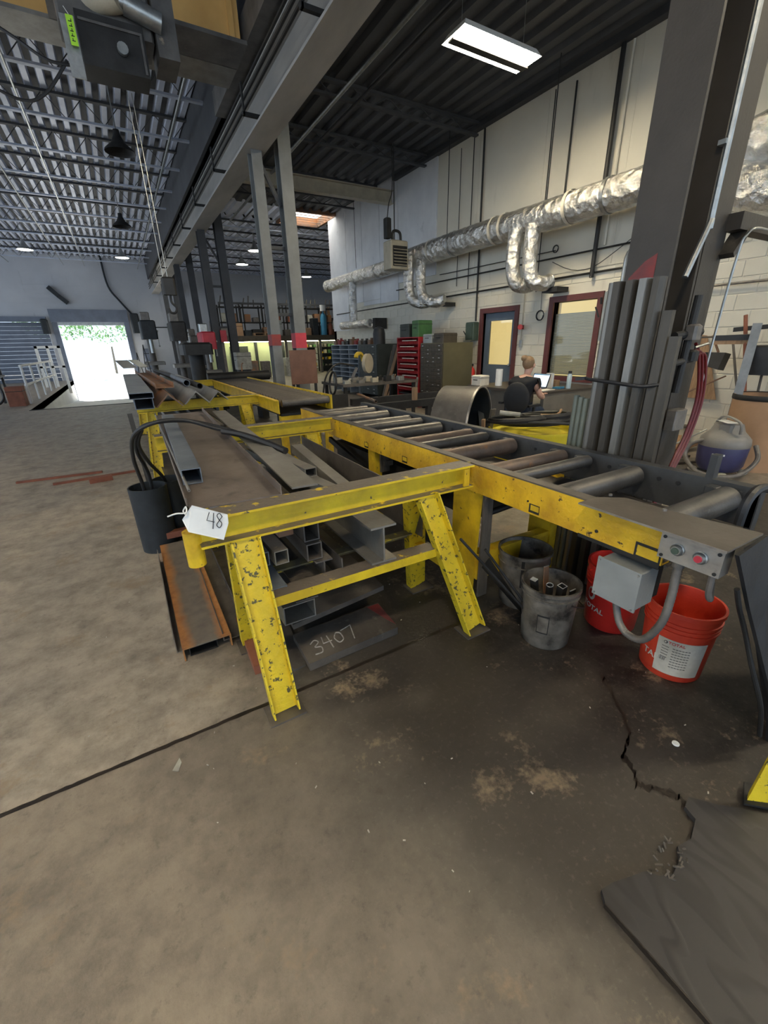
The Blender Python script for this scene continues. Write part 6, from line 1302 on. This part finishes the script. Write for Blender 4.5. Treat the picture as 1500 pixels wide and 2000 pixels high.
# ------------------------------------------------------------ machines by the far columns
def drill(x, y, s, label, head='steel_dark', acc='galv', rot=0):
    g = root('drill_press', label, 'machine', (x, y, 0))
    MB().bev(x - .25 * s, x + .25 * s, y - .3 * s, y + .3 * s, 0, .12, .02).build('base', 'steel_dark', g)
    MB().cyl((x, y + .1, .12), (x, y + .1, 1.75 * s), .07 * s, 14).build('column', 'steel', g)
    MB().bev(x - .22 * s, x + .22 * s, y - .3 * s, y + .1, .88 * s, .96 * s, .015).build('table', 'steel_light', g)
    MB().bev(x - .16 * s, x + .16 * s, y - .42 * s, y + .3 * s, 1.45 * s, 1.85 * s, .03).build('head', head, g)
    MB().cyl((x, y - .28 * s, 1.15 * s), (x, y - .28 * s, 1.45 * s), .04 * s, 12).build('spindle', acc, g)
    for k in range(3):
        a = 2 * PI * k / 3 + .4; MB().tube([(x + .17 * s, y - .2 * s, 1.5 * s), (x + .17 * s, y - .2 * s + .2 * s * math.cos(a), 1.5 * s + .2 * s * math.sin(a))], .010, 6).ball((x + .17 * s, y - .2 * s + .2 * s * math.cos(a), 1.5 * s + .2 * s * math.sin(a)), .025, 8, 6).build('feed_handle', acc, g)
    MB().bev(x - .10 * s, x + .10 * s, y + .12, y + .34 * s, 1.85 * s, 2.05 * s, .02).build('motor', acc if head == 'redsign' else 'conduit', g); return g
drill(1.45, 13.2, 1.15, 'big dark drill press left of the far columns, grey head')
drill(1.95, 12.0, 1.0, 'drill press with a red head just left of the dark columns', 'redsign')
drill(.85, 14.6, 1.2, 'dark tall drill press nearest the loading door', 'blackmat')
drill(2.15, 15.6, 1.0, 'drill press farther back between the dark column pairs', 'conduit')
g = root('radial_arm_machine', 'dark radial machine with an open base behind the angle pile', 'machine', (1.5, 10.9, 0))
MB().bev(1.15, 1.9, 10.6, 11.3, 0, .75, .03).build('base', 'blackmat', g); MB().cyl((1.5, 10.9, .75), (1.5, 10.9, 1.35), .16, 20).build('turntable', 'steel_dark', g); MB().bev(1.2, 1.8, 10.4, 11.2, 1.35, 1.6, .04).build('arm', 'steel_dark', g)
for k in range(4): MB().box(1.2 + .17 * k, 1.3 + .17 * k, 10.56, 10.6, .3, .6).build('louver', 'galv', g, 0)
g = root('band_saw', 'long dark machine bed right behind the second roller conveyor', 'machine', (2.0, 9.9, 0))
MB().bev(1.55, 2.75, 9.6, 10.1, .35, .78, .03).build('bed', 'blackmat', g); MB().cyl((1.5, 9.85, .90), (2.8, 9.85, .90), .10, 18).build('roll', 'steel_dark', g); MB().box(1.6, 1.75, 9.65, 10.05, 0, .35).box(2.5, 2.65, 9.65, 10.05, 0, .35).build('feet', 'steel_dark', g, 0)
boxthing('control_cabinet', 'pale control cabinet at the foot of the dark columns', 2.75, 3.15, 12.6, 12.95, .9, 1.35, 'offwhite'); solo('cabinet_stand', MB().bev(2.78, 3.12, 12.62, 12.93, 0, .9, .02), 'blackmat', 'black stand carrying the pale control cabinet', 'stand')
solo('red_sign', MB().box(2.50, 2.66, 13.0, 13.03, 1.62, 1.92), 'redsign', 'small red board on the dark column', 'sign')
for k, (x, z, h_) in enumerate(((.6, .55, 1.1), (.45, .5, .9))):
    g = root('steel_tripod', ['thin dark stand against the far wall right of the loading door', 'shorter dark stand right of the loading door'][k], 'stand', (x, 13.6 + k, 0))
    for s in (-1, 1): MB().tube([(x + s * .15, 13.6 + k, 0), (x, 13.6 + k, h_ + .5)], .012, 6).build('leg', 'steel_dark', g)
boxthing('wall_cabinet', 'blue-grey cabinet on the far wall right of the loading door', 1.25, 1.75, 28.7, 28.95, .4, 1.5, 'rollup', 'cabinet')
solo('door_motor', MB().bev(.95, 1.35, 28.6, 28.95, 2.3, 3.3, .05), 'blackmat', 'dark motor housing right of the loading door head', 'motor')
solo('wall_lamp', MB().bev(-3.05, -2.75, 28.6, 28.95, 2.3, 3.0, .05), 'blackmat', 'dark fixture left of the loading door head', 'fixture')
solo('wall_bracket', MB().bar((-2.35, 28.85, 4.45), (-2.0, 28.85, 4.05), .30, .2).bar((-2.0, 28.85, 4.05), (-1.7, 28.85, 3.75), .24, .2), 'blackmat', 'dark zigzag bracket on the far wall above the loading door', 'bracket')
solo('far_conduit', MB().tube(smoothpath([(.2, 28.9, 6.0), (.25, 28.9, 4.6), (.7, 28.9, 3.8), (1.5, 28.9, 2.6), (1.6, 28.9, 1.6), (1.4, 28.9, .9)]), .05, 6), 'blackmat', 'dark conduit curving down the far wall right of the loading door', 'conduit')
solo('far_conduit', MB().tube([(2.0, 28.975, 2.6), (3.6, 28.975, 2.6)], .03, 6), 'blackmat', 'thin level pipe on the far wall beside the columns', 'conduit')
# railings and ramp things at the loading pit
g = root('pit_railing', 'white pipe railing along the left edge of the loading pit', 'railing', (-2.6, 20, 0))
for z in (.55, 1.1): MB().tube([(-2.62, 17.0, z), (-2.55, 23.5, z)], .035, 8).build('rail', 'white', g)
for y in (17.0, 18.6, 20.2, 21.9, 23.5): MB().tube([(-2.6, y, 0), (-2.6, y, 1.1)], .035, 8).build('post', 'white', g)
g = root('dock_gate', 'white metal gate frame at the end of the pit railing', 'gate', (-2.5, 24.5, 0))
for x in (-3.0, -2.6, -2.2): MB().box(x - .05, x + .05, 24.2, 24.3, -.3 if x > -2.4 else 0, 1.7).build('post', 'white', g, 0)
MB().box(-3.05, -2.15, 24.2, 24.3, 1.6, 1.7).box(-3.05, -2.15, 24.2, 24.3, .8, .88).build('bar', 'white', g, 0)
boxthing('brown_crate', 'reddish brown crate at the left corner of the loading pit', -3.05, -2.65, 16.4, 16.9, 0, .55, 'woodred')
solo('hose', MB().tube(smoothpath([(-4.2, 17.2, .6), (-3.5, 17.0, .8), (-3.2, 16.9, .45), (-3.3, 16.7, .08), (-4.0, 16.6, .03)]), .03, 8), 'black', 'dark hose sagging beside the brown crate', 'hose')
g = root('steel_cart', 'dark cart left of the pit railing', 'cart', (-3.9, 18, 0)); MB().box(-4.4, -3.3, 17.7, 18.5, .75, .82).build('deck_plate', 'steel_dark', g, 0)
for x in (-4.35, -3.4):
    for y in (17.75, 18.4): MB().box(x, x + .06, y, y + .06, 0, 1.1).build('post', 'steel_dark', g, 0)

# ------------------------------------------------------------ mezzanine in the far bay
MZ = 1.98
g = root('mezzanine', 'storage mezzanine across the far bay, strip lights under its edge', 'mezzanine', (8, 25, 0))
MB().box(3.3, 13.6, 24.0, 28.9, MZ - .18, MZ).build('deck', 'steel_dark', g, 0); MB().box(3.3, 13.6, 23.9, 24.0, MZ - .26, MZ + .02).build('edge_beam', 'olived', g, 0)
for x in (4.6, 7.9, 9.9, 11.9): MB().box(x, x + .14, 24.02, 24.16, 0, MZ - .18).build('post', 'conduit', g, 0)

for k, (x0, x1) in enumerate(((5.8, 7.9), (8.1, 9.0), (9.6, 10.3), (10.8, 12.4))): MB().box(x0, x1, 24.5, 24.55, MZ - .27, MZ - .22).build('strip_light', 'tubewarm', g, 0)
MB().box(5.0, 13.0, 26.0, 26.06, MZ - .27, MZ - .22).build('strip_light', 'tubewarm', g, 0)
solo('upper_rail', MB().box(5.0, 12.06, 25.40, 25.50, MZ + 1.60, MZ + 1.70), 'beam_dark', 'long dark rail resting across the tops of the mezzanine racks', 'rail')
struct('wall_under_mezzanine', MB().box(4.2, 8.6, 26.6, 26.7, 0, MZ - .2), 'palewall', smooth=0)
struct('trim_7', MB().box(4.2, 4.35, 26.5, 26.6, 0, MZ - .2).box(6.9, 7.05, 26.5, 26.6, 0, MZ - .2).box(5.5, 6.5, 26.5, 26.6, 0, 1.5).box(8.5, 8.65, 26.5, 26.6, 0, MZ - .2), 'blackmat', smooth=0)
random.seed(21)
kinds = [('crate', 'woodgrey'), ('steel_bin', 'conduit'), ('cardboard_box', 'card'), ('machine_casing', 'blackmat'), ('machine_casing', 'steel_dark'), ('parts_tub', 'rust'), ('cabinet_unit', 'box_grey')]
x = 4.3; i = 0; ordn = ['first', 'second', 'third', 'fourth', 'fifth', 'sixth', 'seventh', 'eighth', 'ninth', 'tenth', 'eleventh', 'twelfth', 'thirteenth', 'fourteenth', 'fifteenth', 'sixteenth', 'seventeenth', 'eighteenth', 'nineteenth', 'twentieth']
cn = {'woodgrey': 'dark wooden', 'conduit': 'grey steel', 'card': 'brown cardboard', 'blackmat': 'black', 'steel_dark': 'dark steel', 'rust': 'rusty', 'box_grey': 'pale grey'}
while x < 11.3 and i < 16:
    nm, m = kinds[i % 7]; w_ = random.uniform(.28, .6); hh = random.uniform(.3, .95); 
    boxthing(nm, '%s %s on the mezzanine, %s from its left end' % (cn[m], nm.replace('_', ' '), ordn[i]), x, x + w_, 24.3, 24.3 + .5, MZ, MZ + hh, m, nm.split('_')[-1], i % 2 == 0)
    x += w_ + random.uniform(.03, .15); i += 1
for k in range(6):
    x = 5.0 + k * 1.2
    g = root('storage_rack', 'tall dark storage rack at the back of the mezzanine, %s from the left' % ordn[k], 'rack', (x, 25.6, MZ))
    for xx in (x, x + 1.0): MB().box(xx, xx + .06, 25.4, 25.46, MZ, MZ + 1.6).box(xx, xx + .06, 26.0, 26.06, MZ, MZ + 1.6).build('upright', 'steel_dark', g, 0)
    for z in (.7, 1.45): MB().box(x, x + 1.06, 25.4, 26.06, MZ + z, MZ + z + .05).build('shelf', 'steel_dark', g, 0)
    for j in range(2): MB().bev(x + .1 + .45 * j, x + .42 + .45 * j, 25.5, 25.9, MZ + .75, MZ + .75 + random.uniform(.2, .45), .02).build('stored_box', ['offwhite', 'rust', 'conduit', 'woodred'][(k + j) % 4], g)
    for j in range(3): MB().tube([(x + .1 + .3 * j, 25.7, MZ + 1.5), (x + .25 + .25 * j, 25.8, MZ + 1.5 + random.uniform(.3, .6))], .03, 6).build('stored_rod', 'woodgrey', g)
g = root('pallet', 'pale wooden pallet on the front edge of the mezzanine', 'pallet', (6.9, 24.1, MZ))
for z in (0, .12):
    for k in range(4): MB().box(6.3, 7.5, 24.02 + k * .08, 24.08 + k * .08, MZ + .02 + z, MZ + .04 + z).build('board', 'wood', g, 0)
for xx in (6.3, 6.86, 7.42): MB().box(xx, xx + .08, 24.02, 24.30, MZ + .04, MZ + .14).build('bearer', 'wood', g, 0)
solo('gas_bottle', MB().lathe([(.001, 0), (.16, 0), (.17, .05), (.17, .95), (.10, 1.12), (.04, 1.18), (.04, 1.25), (.001, 1.26)], (10.35, 24.25, MZ), 18), 'bluecyl', 'bright blue bottle-shaped tank on the mezzanine near the white wall', 'tank')
solo('white_bucket', MB().lathe([(.001, 0), (.15, 0), (.17, .3), (.001, .3)], (10.35, 24.25, MZ + 1.262), 16), 'white', 'white bucket on top of the blue tank', 'bucket')
solo('orange_tank', MB().lathe([(.001, 0), (.12, 0), (.13, .05), (.13, .55), (.05, .65), (.001, .65)], (10.72, 24.2, MZ), 16), 'woodred', 'dull orange tank right of the blue tank', 'tank')
for k in range(3):
    x = 9.1 + k * 1.15
    g = root('parts_shelf', 'dark parts shelf under the mezzanine, %s from the left' % ordn[k], 'shelf', (x, 25, 0))
    for z in (.3, .65, 1.0, 1.35): MB().box(x, x + 1.0, 24.8, 25.2, z, z + .03).build('shelf', 'steel_dark', g, 0)
    MB().box(x, x + 1.0, 25.2, 25.23, 0, 1.65).build('back_panel', 'dkgreen', g, 0)
    for z in (.33, .68, 1.03, 1.38):
        for j in range(4): MB().bev(x + .05 + j * .24, x + .2 + j * .24, 24.85, 25.1, z, z + random.uniform(.08, .2), .01).build('stored_box', random.choice(['offwhite', 'yellow', 'conduit', 'green', 'cream']), g)
for k in range(5):
    x = 4.9 + k * .62; boxthing('floor_machine', '%s bench machine standing under the mezzanine, %s from the left' % (['black', 'rusty', 'grey', 'dark steel', 'white'][k], ordn[k]), x, x + .4, 22.5, 23.0, 0, random.uniform(.7, 1.25), ['blackmat', 'rust', 'conduit', 'steel_dark', 'offwhite'][k], 'machine', False)
for k in range(3): solo('leaning_plank', MB().bar((11.3 + .25 * k, 26.5, MZ), (11.6 + .25 * k, 27.5, MZ + 1.7), .16, .04), 'wood', 'tall pale plank leaning at the right end of the mezzanine, %s from the left' % ordn[k], 'board')
g = root('scissor_lamp', 'thin white pole hanging from the far roof near the white wall end', 'pole', (7.0, 18.6, 3.9)); MB().tube([(7.0, 18.8, 5.5), (7.0, 18.8, 4.0)], .03, 8).build('pole', 'offwhite', g); MB().ball((7.0, 18.6, 3.95), (.14, .14, .05), 12, 6).build('sensor', 'offwhite', g)

# ------------------------------------------------------------ trees outside
random.seed(14)
def tree(x, y, r, z0, label):
    g = root('tree', label, 'tree', (x, y, -1.1)); MB().tube([(x, y, -1.1), (x + .1, y, z0)], [.14, .09], 10).build('trunk', 'woodgrey', g)
    mb = MB()
    for k in range(1400):
        t, p = random.uniform(0, 2 * PI), math.acos(random.uniform(-1, 1)); q = r * random.uniform(.55, 1.05) ** .6
        c = V((x + q * math.cos(t) * math.sin(p), y + q * math.sin(t) * math.sin(p), z0 + r * .9 + q * math.cos(p) * .8)); a = V((random.uniform(-1, 1), random.uniform(-1, 1), random.uniform(-1, 1))).normalized(); b = a.cross(V((0, 0, 1))).normalized()
        s_ = random.uniform(.12, .26); mb.add([c - a * s_, c + b * s_ * .5, c + a * s_, c - b * s_ * .5], [(0, 1, 2, 3)])
    f = mb.build('leaves', 'leaf', g, 0); f['kind'] = 'stuff'; return g
tree(-4.6, 52, 3.2, 2.0, 'left green tree outside the open loading door'); tree(3.0, 50, 3.4, 1.6, 'right green tree outside the open loading door'); tree(-.6, 60, 3.6, 1.8, 'middle green tree outside, farther back')
for o in bpy.data.objects:
    if '_w' in o.keys(): del o['_w']
